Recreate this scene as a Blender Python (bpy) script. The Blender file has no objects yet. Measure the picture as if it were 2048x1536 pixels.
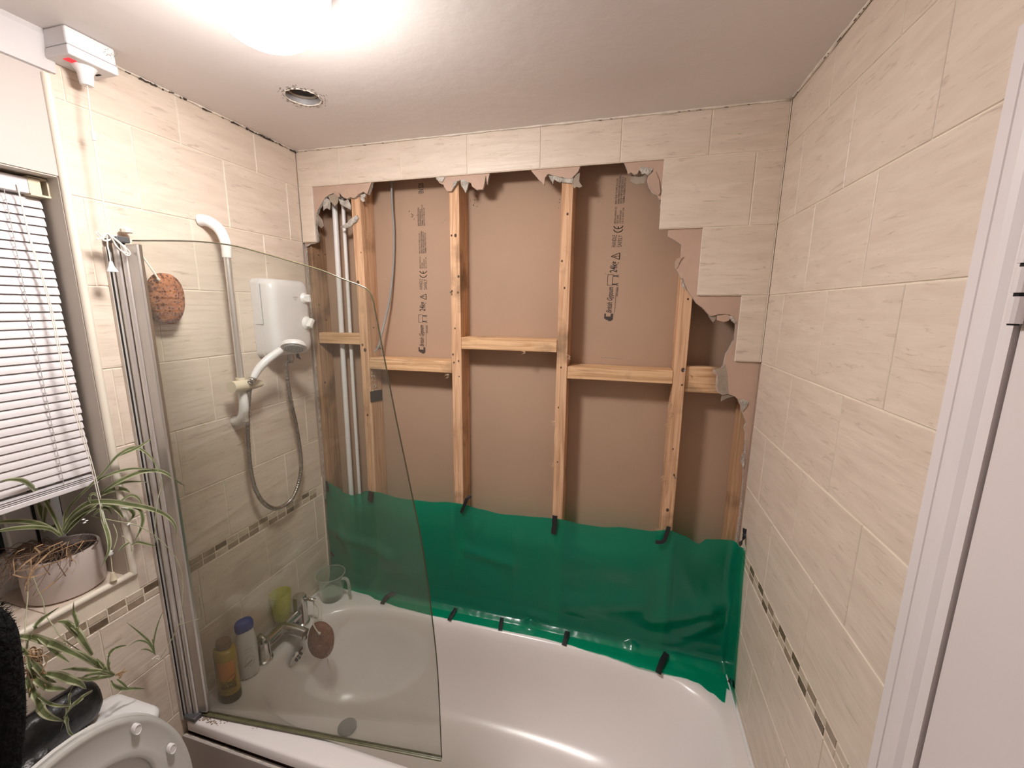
import bpy, math, random
from mathutils import Vector, Matrix, noise as mnoise
from mathutils.geometry import tessellate_polygon
random.seed(7)
H = 2.35            # ceiling height above the floor (m)
W = 1.647           # length of the bath alcove, left wall x=0 to right wall x=W
PW, PH = 0.252, 0.2011     # tile pitch
T0 = 0.1274                # height of the cut top row
SC = bpy.context.scene
COL = SC.collection
# ------------------------------------------------------------------ camera
CAM = Vector((1.2343, -1.4166, H - 0.5706)); F = 824.3
RT = Vector((0.96538572, 0.26067994, 0.00873907)); FW = Vector((-0.25473469, 0.94950841, -0.18315025)); UP = Vector((-0.05604142, 0.1745845, 0.98304609))
cd = bpy.data.cameras.new('camera'); cam = bpy.data.objects.new('camera', cd); COL.objects.link(cam)
cd.sensor_width = 36; cd.lens = F / 2048 * 36; cd.clip_start = 0.02
cam.matrix_world = Matrix(((RT.x, UP.x, -FW.x, CAM.x), (RT.y, UP.y, -FW.y, CAM.y), (RT.z, UP.z, -FW.z, CAM.z), (0, 0, 0, 1)))
SC.camera = cam
# ------------------------------------------------------------------ world, exposure
w = bpy.data.worlds.new('night'); SC.world = w; w.use_nodes = True
w.node_tree.nodes['Background'].inputs[0].default_value = (0.012, 0.016, 0.03, 1)
w.node_tree.nodes['Background'].inputs[1].default_value = 0.3
vs = SC.view_settings; vs.view_transform = 'Standard'; vs.look = 'None'; vs.gamma = 1; vs.use_curve_mapping = False
vs.exposure = 0.0
LAMP = 214.0
SC.cycles.use_denoising = True
SC.cycles.max_bounces = 10; SC.cycles.transparent_max_bounces = 16; SC.cycles.diffuse_bounces = 6
SC.cycles.sample_clamp_indirect = 4.0; SC.cycles.caustics_reflective = False; SC.cycles.caustics_refractive = False

def at(px, py, axis, val):
    "point where the line of sight through a photograph pixel meets the plane axis=val (a surface of the room)"
    d = RT * ((px - 1024) / F) + FW + UP * ((768 - py) / F)
    i = 'xyz'.index(axis)
    return CAM + d * ((val - CAM[i]) / d[i])
def R(z): return H + z      # heights measured from the ceiling
# ------------------------------------------------------------------ materials
def nt(name):
    m = bpy.data.materials.new(name); m.use_nodes = True
    n = m.node_tree; b = n.nodes['Principled BSDF']
    return m, n, b
def mat(name, col, rough=.5, metal=0., spec=.5, coat=0., var=.06, scale=8., bump=0., bscale=60., trans=0., stretch=None, col2=None, rvar=0.):
    m, n, b = nt(name); N = n.nodes.new; L = n.links.new
    b.inputs['Roughness'].default_value = rough; b.inputs['Metallic'].default_value = metal
    b.inputs['Specular IOR Level'].default_value = spec; b.inputs['Coat Weight'].default_value = coat
    b.inputs['Transmission Weight'].default_value = trans
    tc = N('ShaderNodeTexCoord'); mp = N('ShaderNodeMapping'); L(tc.outputs['Object'], mp.inputs[0])
    if stretch: mp.inputs['Scale'].default_value = stretch
    oi = N('ShaderNodeObjectInfo'); ad = N('ShaderNodeVectorMath'); ad.operation = 'ADD'
    sc_ = N('ShaderNodeMath'); sc_.operation = 'MULTIPLY'; sc_.inputs[1].default_value = 17.; L(oi.outputs['Random'], sc_.inputs[0])
    L(mp.outputs[0], ad.inputs[0]); L(sc_.outputs[0], ad.inputs[1])
    nz = N('ShaderNodeTexNoise'); nz.inputs['Scale'].default_value = scale; nz.inputs['Detail'].default_value = 5; L(ad.outputs[0], nz.inputs['Vector'])
    rp = N('ShaderNodeValToRGB'); L(nz.outputs['Fac'], rp.inputs[0])
    c2 = col2 or tuple(max(0, c * (1 - 2 * var)) for c in col)
    rp.color_ramp.elements[0].position = .3; rp.color_ramp.elements[1].position = .7
    rp.color_ramp.elements[0].color = (*c2, 1); rp.color_ramp.elements[1].color = (*col, 1)
    L(rp.outputs[0], b.inputs['Base Color'])
    if rvar:
        mr = N('ShaderNodeMapRange'); mr.inputs['To Min'].default_value = rough - rvar; mr.inputs['To Max'].default_value = rough + rvar
        L(nz.outputs['Fac'], mr.inputs['Value']); L(mr.outputs[0], b.inputs['Roughness'])
    if bump:
        n2 = N('ShaderNodeTexNoise'); n2.inputs['Scale'].default_value = bscale; n2.inputs['Detail'].default_value = 4; L(ad.outputs[0], n2.inputs['Vector'])
        bp = N('ShaderNodeBump'); bp.inputs['Strength'].default_value = bump; bp.inputs['Distance'].default_value = .01
        L(n2.outputs['Fac'], bp.inputs['Height']); L(bp.outputs[0], b.inputs['Normal'])
    return m
def tile_mat(name, light, mid, dark):
    m, n, b = nt(name); N = n.nodes.new; L = n.links.new
    tc = N('ShaderNodeTexCoord'); oi = N('ShaderNodeObjectInfo'); mu = N('ShaderNodeMath'); mu.operation = 'MULTIPLY'; mu.inputs[1].default_value = 31
    L(oi.outputs['Random'], mu.inputs[0]); ad = N('ShaderNodeVectorMath'); L(tc.outputs['Object'], ad.inputs[0]); L(mu.outputs[0], ad.inputs[1])
    def nz(sx, sz, sc, det, dist=0.):
        mp = N('ShaderNodeMapping'); mp.inputs['Scale'].default_value = (sx, 1, sz); L(ad.outputs[0], mp.inputs[0])
        t = N('ShaderNodeTexNoise'); t.inputs['Scale'].default_value = sc; t.inputs['Detail'].default_value = det; t.inputs['Distortion'].default_value = dist
        t.inputs['Roughness'].default_value = .62; L(mp.outputs[0], t.inputs['Vector']); return t
    a = nz(1.6, 9, 4.0, 8, .5); c = nz(4, 30, 3.4, 7, 1.1)
    r1 = N('ShaderNodeValToRGB'); L(a.outputs['Fac'], r1.inputs[0]); e = r1.color_ramp.elements
    e[0].position = .32; e[0].color = (*mid, 1); e[1].position = .66; e[1].color = (*light, 1)
    r2 = N('ShaderNodeValToRGB'); L(c.outputs['Fac'], r2.inputs[0]); e = r2.color_ramp.elements
    e[0].position = .30; e[0].color = (1, 1, 1, 1); e[1].position = .41; e[1].color = (0, 0, 0, 1)
    mx = N('ShaderNodeMixRGB'); mx.inputs[2].default_value = (*dark, 1); L(r1.outputs[0], mx.inputs[1])
    m2 = N('ShaderNodeMath'); m2.operation = 'MULTIPLY'; m2.inputs[1].default_value = .72; L(r2.outputs[0], m2.inputs[0]); L(m2.outputs[0], mx.inputs[0])
    L(mx.outputs[0], b.inputs['Base Color']); b.inputs['Roughness'].default_value = .42; b.inputs['Specular IOR Level'].default_value = .45
    g = nz(1.2, 14, 3.0, 3, .3); bp = N('ShaderNodeBump'); bp.inputs['Strength'].default_value = .35; bp.inputs['Distance'].default_value = .004
    L(g.outputs['Fac'], bp.inputs['Height']); L(bp.outputs[0], b.inputs['Normal'])
    return m
def wood_mat(name, light, dark, axis, mould=.0):
    m, n, b = nt(name); N = n.nodes.new; L = n.links.new
    tc = N('ShaderNodeTexCoord'); oi = N('ShaderNodeObjectInfo'); mu = N('ShaderNodeMath'); mu.operation = 'MULTIPLY'; mu.inputs[1].default_value = 9
    L(oi.outputs['Random'], mu.inputs[0]); ad = N('ShaderNodeVectorMath'); L(tc.outputs['Object'], ad.inputs[0]); L(mu.outputs[0], ad.inputs[1])
    mp = N('ShaderNodeMapping'); L(ad.outputs[0], mp.inputs[0])
    mp.inputs['Scale'].default_value = (38, 38, 1.6) if axis == 'z' else (1.6, 38, 38)
    t = N('ShaderNodeTexNoise'); t.inputs['Scale'].default_value = 2.2; t.inputs['Detail'].default_value = 6; t.inputs['Distortion'].default_value = 1.2; L(mp.outputs[0], t.inputs['Vector'])
    r = N('ShaderNodeValToRGB'); L(t.outputs['Fac'], r.inputs[0]); e = r.color_ramp.elements
    e[0].position = .34; e[0].color = (*dark, 1); e[1].position = .58; e[1].color = (*light, 1)
    # brown staining and black mould in patches
    t2 = N('ShaderNodeTexNoise'); t2.inputs['Scale'].default_value = 7; t2.inputs['Detail'].default_value = 7; L(ad.outputs[0], t2.inputs['Vector'])
    r2 = N('ShaderNodeValToRGB'); L(t2.outputs['Fac'], r2.inputs[0]); e = r2.color_ramp.elements
    e[0].position = .60 - mould; e[0].color = (0, 0, 0, 1); e[1].position = .78 - mould; e[1].color = (.75, .75, .75, 1)
    mx = N('ShaderNodeMixRGB'); mx.inputs[2].default_value = (.10, .06, .035, 1); L(r.outputs[0], mx.inputs[1]); L(r2.outputs[0], mx.inputs[0])
    L(mx.outputs[0], b.inputs['Base Color']); b.inputs['Roughness'].default_value = .75; b.inputs['Specular IOR Level'].default_value = .25
    bp = N('ShaderNodeBump'); bp.inputs['Strength'].default_value = .4; bp.inputs['Distance'].default_value = .002; L(t.outputs['Fac'], bp.inputs['Height']); L(bp.outputs[0], b.inputs['Normal'])
    return m
def schlick(n, f0=.04):
    "reflectance of one plain surface, the same from either side"
    N = n.nodes.new; L = n.links.new
    lw = N('ShaderNodeLayerWeight'); lw.inputs[0].default_value = .5
    p = N('ShaderNodeMath'); p.operation = 'POWER'; p.inputs[1].default_value = 5; L(lw.outputs['Facing'], p.inputs[0])
    q = N('ShaderNodeMath'); q.operation = 'MULTIPLY_ADD'; q.inputs[1].default_value = 1 - f0; q.inputs[2].default_value = f0; L(p.outputs[0], q.inputs[0]); return q
def glass_mat(name, tint, haze, hazecol, gloss_rough=.03, haze_scale=3., zfade=None):
    m = bpy.data.materials.new(name); m.use_nodes = True; n = m.node_tree; n.nodes.clear(); N = n.nodes.new; L = n.links.new
    out = N('ShaderNodeOutputMaterial'); tr = N('ShaderNodeBsdfTransparent'); tr.inputs[0].default_value = (*tint, 1)
    gl = N('ShaderNodeBsdfGlossy'); gl.inputs['Roughness'].default_value = gloss_rough; gl.inputs[0].default_value = (1, 1, 1, 1)
    fr = schlick(n)
    m1 = N('ShaderNodeMixShader'); L(fr.outputs[0], m1.inputs[0]); L(tr.outputs[0], m1.inputs[1]); L(gl.outputs[0], m1.inputs[2])
    df = N('ShaderNodeBsdfDiffuse'); df.inputs[0].default_value = (*hazecol, 1)
    tl = N('ShaderNodeBsdfTranslucent'); tl.inputs[0].default_value = (*hazecol, 1); dm = N('ShaderNodeMixShader'); L(df.outputs[0], dm.inputs[1]); L(tl.outputs[0], dm.inputs[2])
    tc = N('ShaderNodeTexCoord'); t = N('ShaderNodeTexNoise'); t.inputs['Scale'].default_value = haze_scale; t.inputs['Detail'].default_value = 6; L(tc.outputs['Object'], t.inputs['Vector'])
    mr = N('ShaderNodeMapRange'); mr.inputs['From Min'].default_value = .3; mr.inputs['From Max'].default_value = .75; mr.inputs['To Min'].default_value = haze * .5; mr.inputs['To Max'].default_value = haze * 1.3; L(t.outputs['Fac'], mr.inputs['Value'])
    fac = mr.outputs[0]
    if zfade:   # limescale film denser towards the bottom of the pane
        sp = N('ShaderNodeSeparateXYZ'); L(tc.outputs['Object'], sp.inputs[0]); m2 = N('ShaderNodeMapRange')
        m2.inputs['From Min'].default_value = zfade[0]; m2.inputs['From Max'].default_value = zfade[1]; m2.inputs['To Min'].default_value = 1.6; m2.inputs['To Max'].default_value = .3
        L(sp.outputs['Z'], m2.inputs['Value']); mm = N('ShaderNodeMath'); mm.operation = 'MULTIPLY'; L(fac, mm.inputs[0]); L(m2.outputs[0], mm.inputs[1]); fac = mm.outputs[0]
    m3 = N('ShaderNodeMixShader'); L(fac, m3.inputs[0]); L(m1.outputs[0], m3.inputs[1]); L(dm.outputs[0], m3.inputs[2]); L(m3.outputs[0], out.inputs[0])
    return m
M = {}
M['tile'] = tile_mat('travertine_tile', (.70, .595, .50), (.61, .505, .415), (.42, .335, .26))
M['grout'] = mat('cream_grout', (.80, .70, .57), .85, scale=20, var=.08)
M['tilebody'] = mat('tile_body', (.75, .70, .64), .8)
M['mos_dark'] = mat('mosaic_dark', (.17, .12, .075), .35, scale=60, var=.2)
M['mos_mid'] = mat('mosaic_mid', (.36, .27, .19), .35, scale=60, var=.15)
M['mos_light'] = mat('mosaic_light', (.60, .50, .39), .35, scale=60, var=.1)
M['ceiling'] = mat('ceiling_paint', (.74, .685, .66), .6, scale=3, var=.03, bump=.10, bscale=30)
M['plaster'] = mat('wall_paint', (.50, .44, .405), .6, scale=5, var=.04, bump=.08, bscale=40)
M['coving'] = mat('coving_paint', (.58, .545, .54), .6, scale=6, var=.04)
M['reveal'] = mat('reveal_paint', (.56, .50, .43), .6, scale=4, var=.05)
M['trim'] = mat('tile_trim_plastic', (.76, .69, .58), .35)
M['caulk'] = mat('sealant', (.80, .72, .62), .6, scale=30, var=.15)
M['gloss_white'] = mat('white_gloss_paint', (.72, .665, .665), .35, scale=4, var=.03)
M['door'] = mat('door_paint', (.70, .635, .63), .4, scale=3, var=.03)
M['dirt'] = mat('mould', (.06, .045, .035), .9, scale=40, var=.3)
M['board'] = mat('board_paper', (.41, .272, .187), .85, scale=3, var=.05)
M['boardpink'] = mat('pink_board_paper', (.50, .345, .265), .85, scale=9, var=.07, bump=.15, bscale=50)
M['boardgrey'] = mat('grey_board_paper', (.36, .29, .225), .9, scale=18, var=.12, bump=.3, bscale=80)
M['gypsum'] = mat('gypsum_core', (.66, .60, .53), .95, scale=45, var=.25, bump=.8, bscale=180)
M['ink'] = mat('black_ink', (.055, .04, .035), .8)
M['wood'] = wood_mat('pine', (.64, .40, .245), (.44, .245, .135), 'z', .045)
M['woodh'] = wood_mat('pine_noggin', (.66, .42, .24), (.44, .25, .125), 'x', .05)
M['woodold'] = wood_mat('pine_mouldy', (.42, .26, .15), (.26, .15, .085), 'z', .10)
M['woodside'] = wood_mat('pine_brown', (.50, .30, .17), (.40, .23, .125), 'z')
M['knot'] = mat('knot', (.075, .04, .022), .8)
M['splinter'] = mat('wood_splinter', (.68, .47, .30), .8)
M['pipe'] = mat('white_plastic_pipe', (.72, .70, .68), .35, var=.02)
M['cable'] = mat('grey_cable', (.26, .255, .24), .5)
M['tape'] = mat('black_tape', (.010, .011, .014), .45, bump=.2, bscale=90)
M['white'] = mat('white_plastic', (.70, .675, .68), .28, var=.015)
M['whiteb'] = mat('bright_white_plastic', (.80, .78, .77), .25, var=.015)
M['acrylic'] = mat('bath_acrylic', (.84, .785, .77), .24, scale=3, var=.02)
M['panel'] = mat('bath_panel', (.50, .45, .42), .4, scale=4, var=.05)
M['ceramic'] = mat('toilet_ceramic', (.76, .75, .75), .12, var=.02, coat=.4)
M['seat'] = mat('toilet_seat_plastic', (.60, .585, .56), .3, var=.02)
M['chrome'] = mat('chrome', (.62, .60, .58), .16, metal=1., var=.08, scale=25, rvar=.06)
M['satin'] = mat('satin_chrome', (.78, .74, .71), .30, metal=.8, var=.04)
M['alu'] = mat('aluminium', (.60, .57, .54), .32, metal=.9, var=.05, stretch=(40, 40, 1), rvar=.05)
M['darkmetal'] = mat('dark_metal', (.06, .055, .055), .4, metal=.6)
M['darkplastic'] = mat('dark_grey_plastic', (.08, .08, .085), .4)
M['cream'] = mat('yellowed_plastic', (.72, .63, .47), .4)
M['hose'] = mat('hose_metal', (.42, .39, .37), .3, metal=1., var=.1)
M['sponge'] = mat('sponge', (.46, .17, .07), .95, scale=30, var=.2, bump=1., bscale=70)
M['sponge2'] = mat('sponge_brown', (.33, .14, .085), .95, scale=40, var=.2, bump=1., bscale=90)
M['pore'] = mat('sponge_pore', (.12, .04, .02), 1.)
M['cord'] = mat('white_cord', (.80, .74, .66), .7)
M['red'] = mat('red_neon', (.8, .02, .03), .3)
M['black'] = mat('black_gap', (.012, .010, .010), .9)
M['slat'] = mat('blind_slat', (.70, .66, .67), .38, var=.02)
M['upvc'] = mat('window_frame_plastic', (.62, .60, .575), .35)
M['nightglass'] = mat('night_glass', (.008, .010, .014), .06, var=0)
M['terracotta'] = mat('pot_glaze', (.50, .42, .385), .45, scale=4, var=.05)
M['soil'] = mat('soil', (.07, .045, .03), .95, scale=60, var=.4, bump=1.)
M['leaf'] = mat('leaf_green', (.15, .185, .07), .4, scale=30, var=.2, stretch=(1, 1, 3))
M['leafedge'] = mat('leaf_cream', (.42, .42, .27), .45, scale=30, var=.1)
M['dry'] = mat('dry_leaf', (.52, .34, .19), .8, scale=30, var=.25)
M['drydark'] = mat('dry_root', (.20, .12, .075), .85)
M['bag'] = mat('black_leather', (.012, .012, .013), .35, bump=.5, bscale=30)
M['fuzz'] = mat('black_wool', (.008, .008, .008), 1., spec=.1, bump=1., bscale=120)
M['orange'] = mat('orange_bottle', (.46, .31, .05), .25, var=.1, scale=12)
M['orangelab'] = mat('orange_label', (.70, .26, .06), .4, var=.1)
M['olive'] = mat('dark_olive_liquid', (.045, .05, .018), .3)
M['bluecap'] = mat('blue_cap', (.02, .055, .30), .35)
M['cap'] = mat('brown_cap', (.20, .13, .09), .4)
M['bottlewhite'] = mat('white_bottle', (.66, .64, .62), .35, var=.02)
M['lightgrey'] = mat('grey_print', (.35, .34, .36), .6)
M['seal'] = mat('green_seal', (.16, .15, .075), .35, var=.2, scale=30)
M['gedge'] = mat('glass_edge', (.10, .085, .045), .2, var=.1, scale=10)
M['glass'] = glass_mat('screen_glass', (.90, .915, .89), .060, (.52, .47, .41), zfade=(-1.4, 0.1))
M['clear'] = glass_mat('clear_plastic', (.88, .92, .88), .12, (.6, .68, .62), .08, 12)
M['clearrim'] = glass_mat('clear_plastic_edge', (.88, .92, .88), .55, (.75, .80, .76), .08, 12)
M['yellow'] = glass_mat('yellow_plastic', (.85, .85, .30), .72, (.80, .80, .20), .1, 12)
def sheet_mat():
    m = bpy.data.materials.new('green_polythene'); m.use_nodes = True; n = m.node_tree; n.nodes.clear(); N = n.nodes.new; L = n.links.new
    out = N('ShaderNodeOutputMaterial'); g = (.002, .38, .245)
    tr = N('ShaderNodeBsdfTransparent'); tr.inputs[0].default_value = (.045, .60, .38, 1)
    tl = N('ShaderNodeBsdfTranslucent'); tl.inputs[0].default_value = (.006, .46, .28, 1)
    df = N('ShaderNodeBsdfDiffuse'); df.inputs[0].default_value = (*g, 1)
    a = N('ShaderNodeMixShader'); a.inputs[0].default_value = .45; L(df.outputs[0], a.inputs[1]); L(tl.outputs[0], a.inputs[2])
    b = N('ShaderNodeMixShader'); b.inputs[0].default_value = .46; L(a.outputs[0], b.inputs[1]); L(tr.outputs[0], b.inputs[2])
    gl = N('ShaderNodeBsdfGlossy'); gl.inputs['Roughness'].default_value = .20
    fr = schlick(n)
    tc = N('ShaderNodeTexCoord'); t = N('ShaderNodeTexNoise'); t.inputs['Scale'].default_value = 14; t.inputs['Detail'].default_value = 3; L(tc.outputs['Object'], t.inputs['Vector'])
    bp = N('ShaderNodeBump'); bp.inputs['Strength'].default_value = .12; bp.inputs['Distance'].default_value = .01; L(t.outputs['Fac'], bp.inputs['Height']); L(bp.outputs[0], gl.inputs['Normal'])
    c = N('ShaderNodeMixShader'); L(fr.outputs[0], c.inputs[0]); L(b.outputs[0], c.inputs[1]); L(gl.outputs[0], c.inputs[2]); L(c.outputs[0], out.inputs[0])
    return m
M['sheet'] = sheet_mat()
def emis(name, col, s):
    m = bpy.data.materials.new(name); m.use_nodes = True; n = m.node_tree; b = n.nodes['Principled BSDF']
    b.inputs['Emission Color'].default_value = (*col, 1); b.inputs['Emission Strength'].default_value = s; b.inputs['Base Color'].default_value = (.8, .8, .8, 1)
    return m
M['lamp'] = emis('lamp_opal', (1.0, .955, .925), LAMP)
_n = M['lamp'].node_tree; _b = _n.nodes['Principled BSDF']; _tc = _n.nodes.new('ShaderNodeTexCoord'); _sp = _n.nodes.new('ShaderNodeSeparateXYZ'); _mr = _n.nodes.new('ShaderNodeMapRange')
_n.links.new(_tc.outputs['Object'], _sp.inputs[0]); _n.links.new(_sp.outputs['Z'], _mr.inputs['Value'])   # emission graded to shape the light: sides and neck dimmed to spare the ceiling
_mr.inputs['From Min'].default_value = -.12; _mr.inputs['From Max'].default_value = -.035; _mr.inputs['To Min'].default_value = LAMP; _mr.inputs['To Max'].default_value = LAMP * .03
_n.links.new(_mr.outputs[0], _b.inputs['Emission Strength'])
M['neon'] = emis('neon_glow', (1.0, .03, .05), .9); M['neon'].node_tree.nodes['Principled BSDF'].inputs['Base Color'].default_value = (.5, .01, .02, 1)

# ------------------------------------------------------------------ mesh building
class MB:
    def __init__(s): s.v = []; s.f = []; s.mi = []
    def add(s, vs, fs, mi=0):
        o = len(s.v); s.v += [Vector(v) for v in vs]; s.f += [tuple(i + o for i in f) for f in fs]; s.mi += [mi] * len(fs); return s
    def box(s, a, b, mi=0):
        x0, y0, z0 = [min(a[i], b[i]) for i in range(3)]; x1, y1, z1 = [max(a[i], b[i]) for i in range(3)]
        return s.add([(x0, y0, z0), (x1, y0, z0), (x1, y1, z0), (x0, y1, z0), (x0, y0, z1), (x1, y0, z1), (x1, y1, z1), (x0, y1, z1)],
                     [(0, 3, 2, 1), (4, 5, 6, 7), (0, 1, 5, 4), (1, 2, 6, 5), (2, 3, 7, 6), (3, 0, 4, 7)], mi)
    def prism(s, pts, off, mi=0, mi_side=None):
        "closed polygon (3-D points) pushed along off"
        n = len(pts); P = [Vector(p) for p in pts]; off = Vector(off)
        tris = tessellate_polygon([P])
        nrm = Vector((0, 0, 0))
        for i in range(n): nrm += P[i].cross(P[(i + 1) % n])
        flip = nrm.dot(off) > 0
        fs = []
        for t in tris:
            a = (P[t[1]] - P[t[0]]).cross(P[t[2]] - P[t[0]])
            t = tuple(t) if a.dot(off) < 0 else (t[0], t[2], t[1])
            fs.append(t)
        o = len(s.v); s.v += P + [p + off for p in P]
        for t in fs:
            s.f.append(tuple(i + o for i in t)); s.mi.append(mi)
            s.f.append(tuple(i + o + n for i in reversed(t))); s.mi.append(mi)
        for i in range(n):
            j = (i + 1) % n
            f = (o + i, o + j, o + j + n, o + i + n)
            s.f.append(f if not flip else tuple(reversed(f))); s.mi.append(mi if mi_side is None else mi_side)
        return s
    def rings(s, rings, closed=True, cap=(True, True), mi=0):
        n = len(rings[0]); o = len(s.v)
        for r in rings: s.v += [Vector(p) for p in r]
        for i in range(len(rings) - 1):
            for j in range(n if closed else n - 1):
                k = (j + 1) % n
                s.f.append((o + i * n + j, o + i * n + k, o + (i + 1) * n + k, o + (i + 1) * n + j)); s.mi.append(mi)
        if closed and cap[0]: s.f.append(tuple(o + j for j in reversed(range(n)))); s.mi.append(mi)
        if closed and cap[1]: s.f.append(tuple(o + (len(rings) - 1) * n + j for j in range(n))); s.mi.append(mi)
        return s
    def tube(s, path, r, n=8, mi=0, flat=1.):
        P = [Vector(p) for p in path]; rr = r if isinstance(r, (list, tuple)) else [r] * len(P); rings = []
        t = (P[1] - P[0]).normalized(); u = t.orthogonal().normalized()
        for i, p in enumerate(P):
            t = (P[min(i + 1, len(P) - 1)] - P[max(i - 1, 0)]).normalized()
            u = (u - t * u.dot(t)).normalized(); v = t.cross(u)
            rings.append([p + (u * math.cos(a) + v * math.sin(a) * flat) * rr[i] for a in [2 * math.pi * k / n for k in range(n)]])
        return s.rings(rings, mi=mi)
    def lathe(s, c, prof, n=24, axis='z', mi=0, cap=(True, True), sx=1., sy=1.):
        c = Vector(c); rings = []
        for r, h in prof:
            ring = []
            for k in range(n):
                a = 2 * math.pi * k / n; p = (r * math.cos(a) * sx, r * math.sin(a) * sy, h)
                if axis == 'x': p = (h, p[0], p[1])
                if axis == 'y': p = (p[1], h, p[0])
                ring.append(c + Vector(p))
            rings.append(ring)
        return s.rings(rings, mi=mi, cap=cap)
    def ribbon(s, path, widths, wdir, mi=(0, 1), crease=.25, thick=.0006):
        "leaf: cream margins (mi[1]) and green middle (mi[0]); wdir = rough direction of its width"
        P = [Vector(p) for p in path]; n = len(P); top = []; 
        for i, p in enumerate(P):
            t = (P[min(i + 1, n - 1)] - P[max(i - 1, 0)]).normalized()
            d = Vector(wdir); d = (d - t * d.dot(t)); d = d.normalized() if d.length > 1e-6 else t.orthogonal().normalized()
            nn = t.cross(d); w_ = widths[i]
            top.append([p + d * w_ * k + nn * (abs(k) * w_ * crease) for k in (-1, -.55, 0, .55, 1)])
        o = len(s.v)
        for r in top: s.v += r
        for i in range(n - 1):
            for j in range(4):
                s.f.append((o + i * 5 + j, o + i * 5 + j + 1, o + (i + 1) * 5 + j + 1, o + (i + 1) * 5 + j)); s.mi.append(mi[1] if j in (0, 3) else mi[0])
        return s
WL = {}
def obj(name, mb, mats, parent=None, origin=None, smooth=False, bevel=0., seg=2, auto=None, solid=0., **props):
    o3 = Vector(origin) if origin is not None else (WL[parent.name].copy() if parent is not None else sum(mb.v, Vector()) / max(1, len(mb.v)))
    me = bpy.data.meshes.new(name)
    me.from_pydata([v - o3 for v in mb.v], [], mb.f)
    for m in (mats if isinstance(mats, (list, tuple)) else [mats]): me.materials.append(m)
    me.polygons.foreach_set('material_index', mb.mi)
    if smooth: me.polygons.foreach_set('use_smooth', [True] * len(me.polygons))
    me.update()
    o = bpy.data.objects.new(name, me); COL.objects.link(o)
    WL[o.name] = o3
    if parent is not None: o.parent = parent; o.location = o3 - WL[parent.name]
    else: o.location = o3
    if solid: md = o.modifiers.new('s', 'SOLIDIFY'); md.thickness = solid; md.offset = 0
    if bevel: md = o.modifiers.new('b', 'BEVEL'); md.width = bevel; md.segments = seg; md.limit_method = 'ANGLE'; md.angle_limit = .6
    if auto is not None and smooth:
        me.set_sharp_from_angle(angle=auto)
    for k, v in props.items(): o[k] = v
    return o
def thing(name, loc, label, category, group=None):
    o = bpy.data.objects.new(name, None); COL.objects.link(o); o.location = loc; o.empty_display_size = .02
    WL[o.name] = Vector(loc); o['label'] = label; o['category'] = category
    if group: o['group'] = group
    return o
def place(name, me, loc, parent, rotz=0.):
    o = bpy.data.objects.new(name, me); COL.objects.link(o); o.parent = parent
    o.location = Vector(loc) - WL[parent.name]; o.rotation_euler = (0, 0, rotz); WL[o.name] = Vector(loc); return o
def spline(P, n=8):
    "Catmull-Rom through the points"
    P = [Vector(p) for p in P]
    if len(P) == 2: return [P[0].lerp(P[1], i / n) for i in range(n + 1)]
    out = []
    for i in range(len(P) - 1):
        a, b, c, d = P[max(i - 1, 0)], P[i], P[i + 1], P[min(i + 2, len(P) - 1)]
        for k in range(n):
            t = k / n
            out.append(.5 * ((2 * b) + (c - a) * t + (2 * a - 5 * b + 4 * c - d) * t * t + (3 * b - a - 3 * c + d) * t ** 3))
    out.append(P[-1]); return out
def jag(pts, amp, n=3, seed=0):
    "roughen an open 3-D polyline lying in a y=const plane"
    rnd = random.Random(seed); out = []
    for i in range(len(pts) - 1):
        a, b = Vector(pts[i]), Vector(pts[i + 1]); out.append(a)
        for k in range(1, n):
            p = a.lerp(b, k / n); out.append(p + Vector((rnd.uniform(-amp, amp), 0, rnd.uniform(-amp, amp))))
    out.append(Vector(pts[-1])); return out

# ================================================================== structure
ST = dict(kind='structure')
obj('floor', MB().box((-.3, -2.4, -.05), (2.2, .2, 0)), mat('floor_vinyl', (.52, .47, .42), .5), **ST)
# ceiling with a round duct hole
vc = Vector((.334, -.337, H)); vr = .047
cm = MB(); ring = [(vc.x + vr * math.cos(a), vc.y + vr * math.sin(a)) for a in [2 * math.pi * k / 32 for k in range(32)]]
sq = []
for k in range(32):
    a = 2 * math.pi * k / 32; c_, s_ = math.cos(a), math.sin(a); q = .1 / max(abs(c_), abs(s_)); sq.append((vc.x + q * c_, vc.y + q * s_))
cm.rings([[(x, y, H) for x, y in sq], [(x, y, H) for x, y in ring], [(x, y, H + .012) for x, y in ring]], cap=(False, False))
x0, x1, y0, y1 = vc.x - .1, vc.x + .1, vc.y - .1, vc.y + .1
for a, b in (((-.3, -2.4), (x0, .2)), ((x1, -2.4), (2.2, .2)), ((x0, -2.4), (x1, y0)), ((x0, y1), (x1, .2))):
    cm.add([(a[0], a[1], H), (b[0], a[1], H), (b[0], b[1], H), (a[0], b[1], H)], [(0, 3, 2, 1)])
cm.box((-.3, -2.4, H + .2), (2.2, .2, H + .22))
ceil = obj('ceiling', cm, M['ceiling'], **ST)
# walls behind the camera and to the far right
obj('wall_front', MB().box((-.3, -2.2, 0), (2.2, -2.1, H)), mat('front_wall_paint', (.82, .79, .77), .6), **ST)

# ---- left wall with its window recess
WY = -.725; WT, WB = R(-.292), R(-1.285)
wl = MB()
wl.box((-.35, WY, 0), (-.008, .019, H)).box((-.35, .019, 0), (-.024, .16, H)).box((-.35, -2.3, WT), (-.008, WY, H)).box((-.35, -2.3, 0), (-.008, WY, WB - .012)).box((-.35, -2.3, WB), (-.008, -1.75, WT))
wall_left = obj('wall_left', wl, M['plaster'], origin=(0, 0, 0), **ST)
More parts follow.
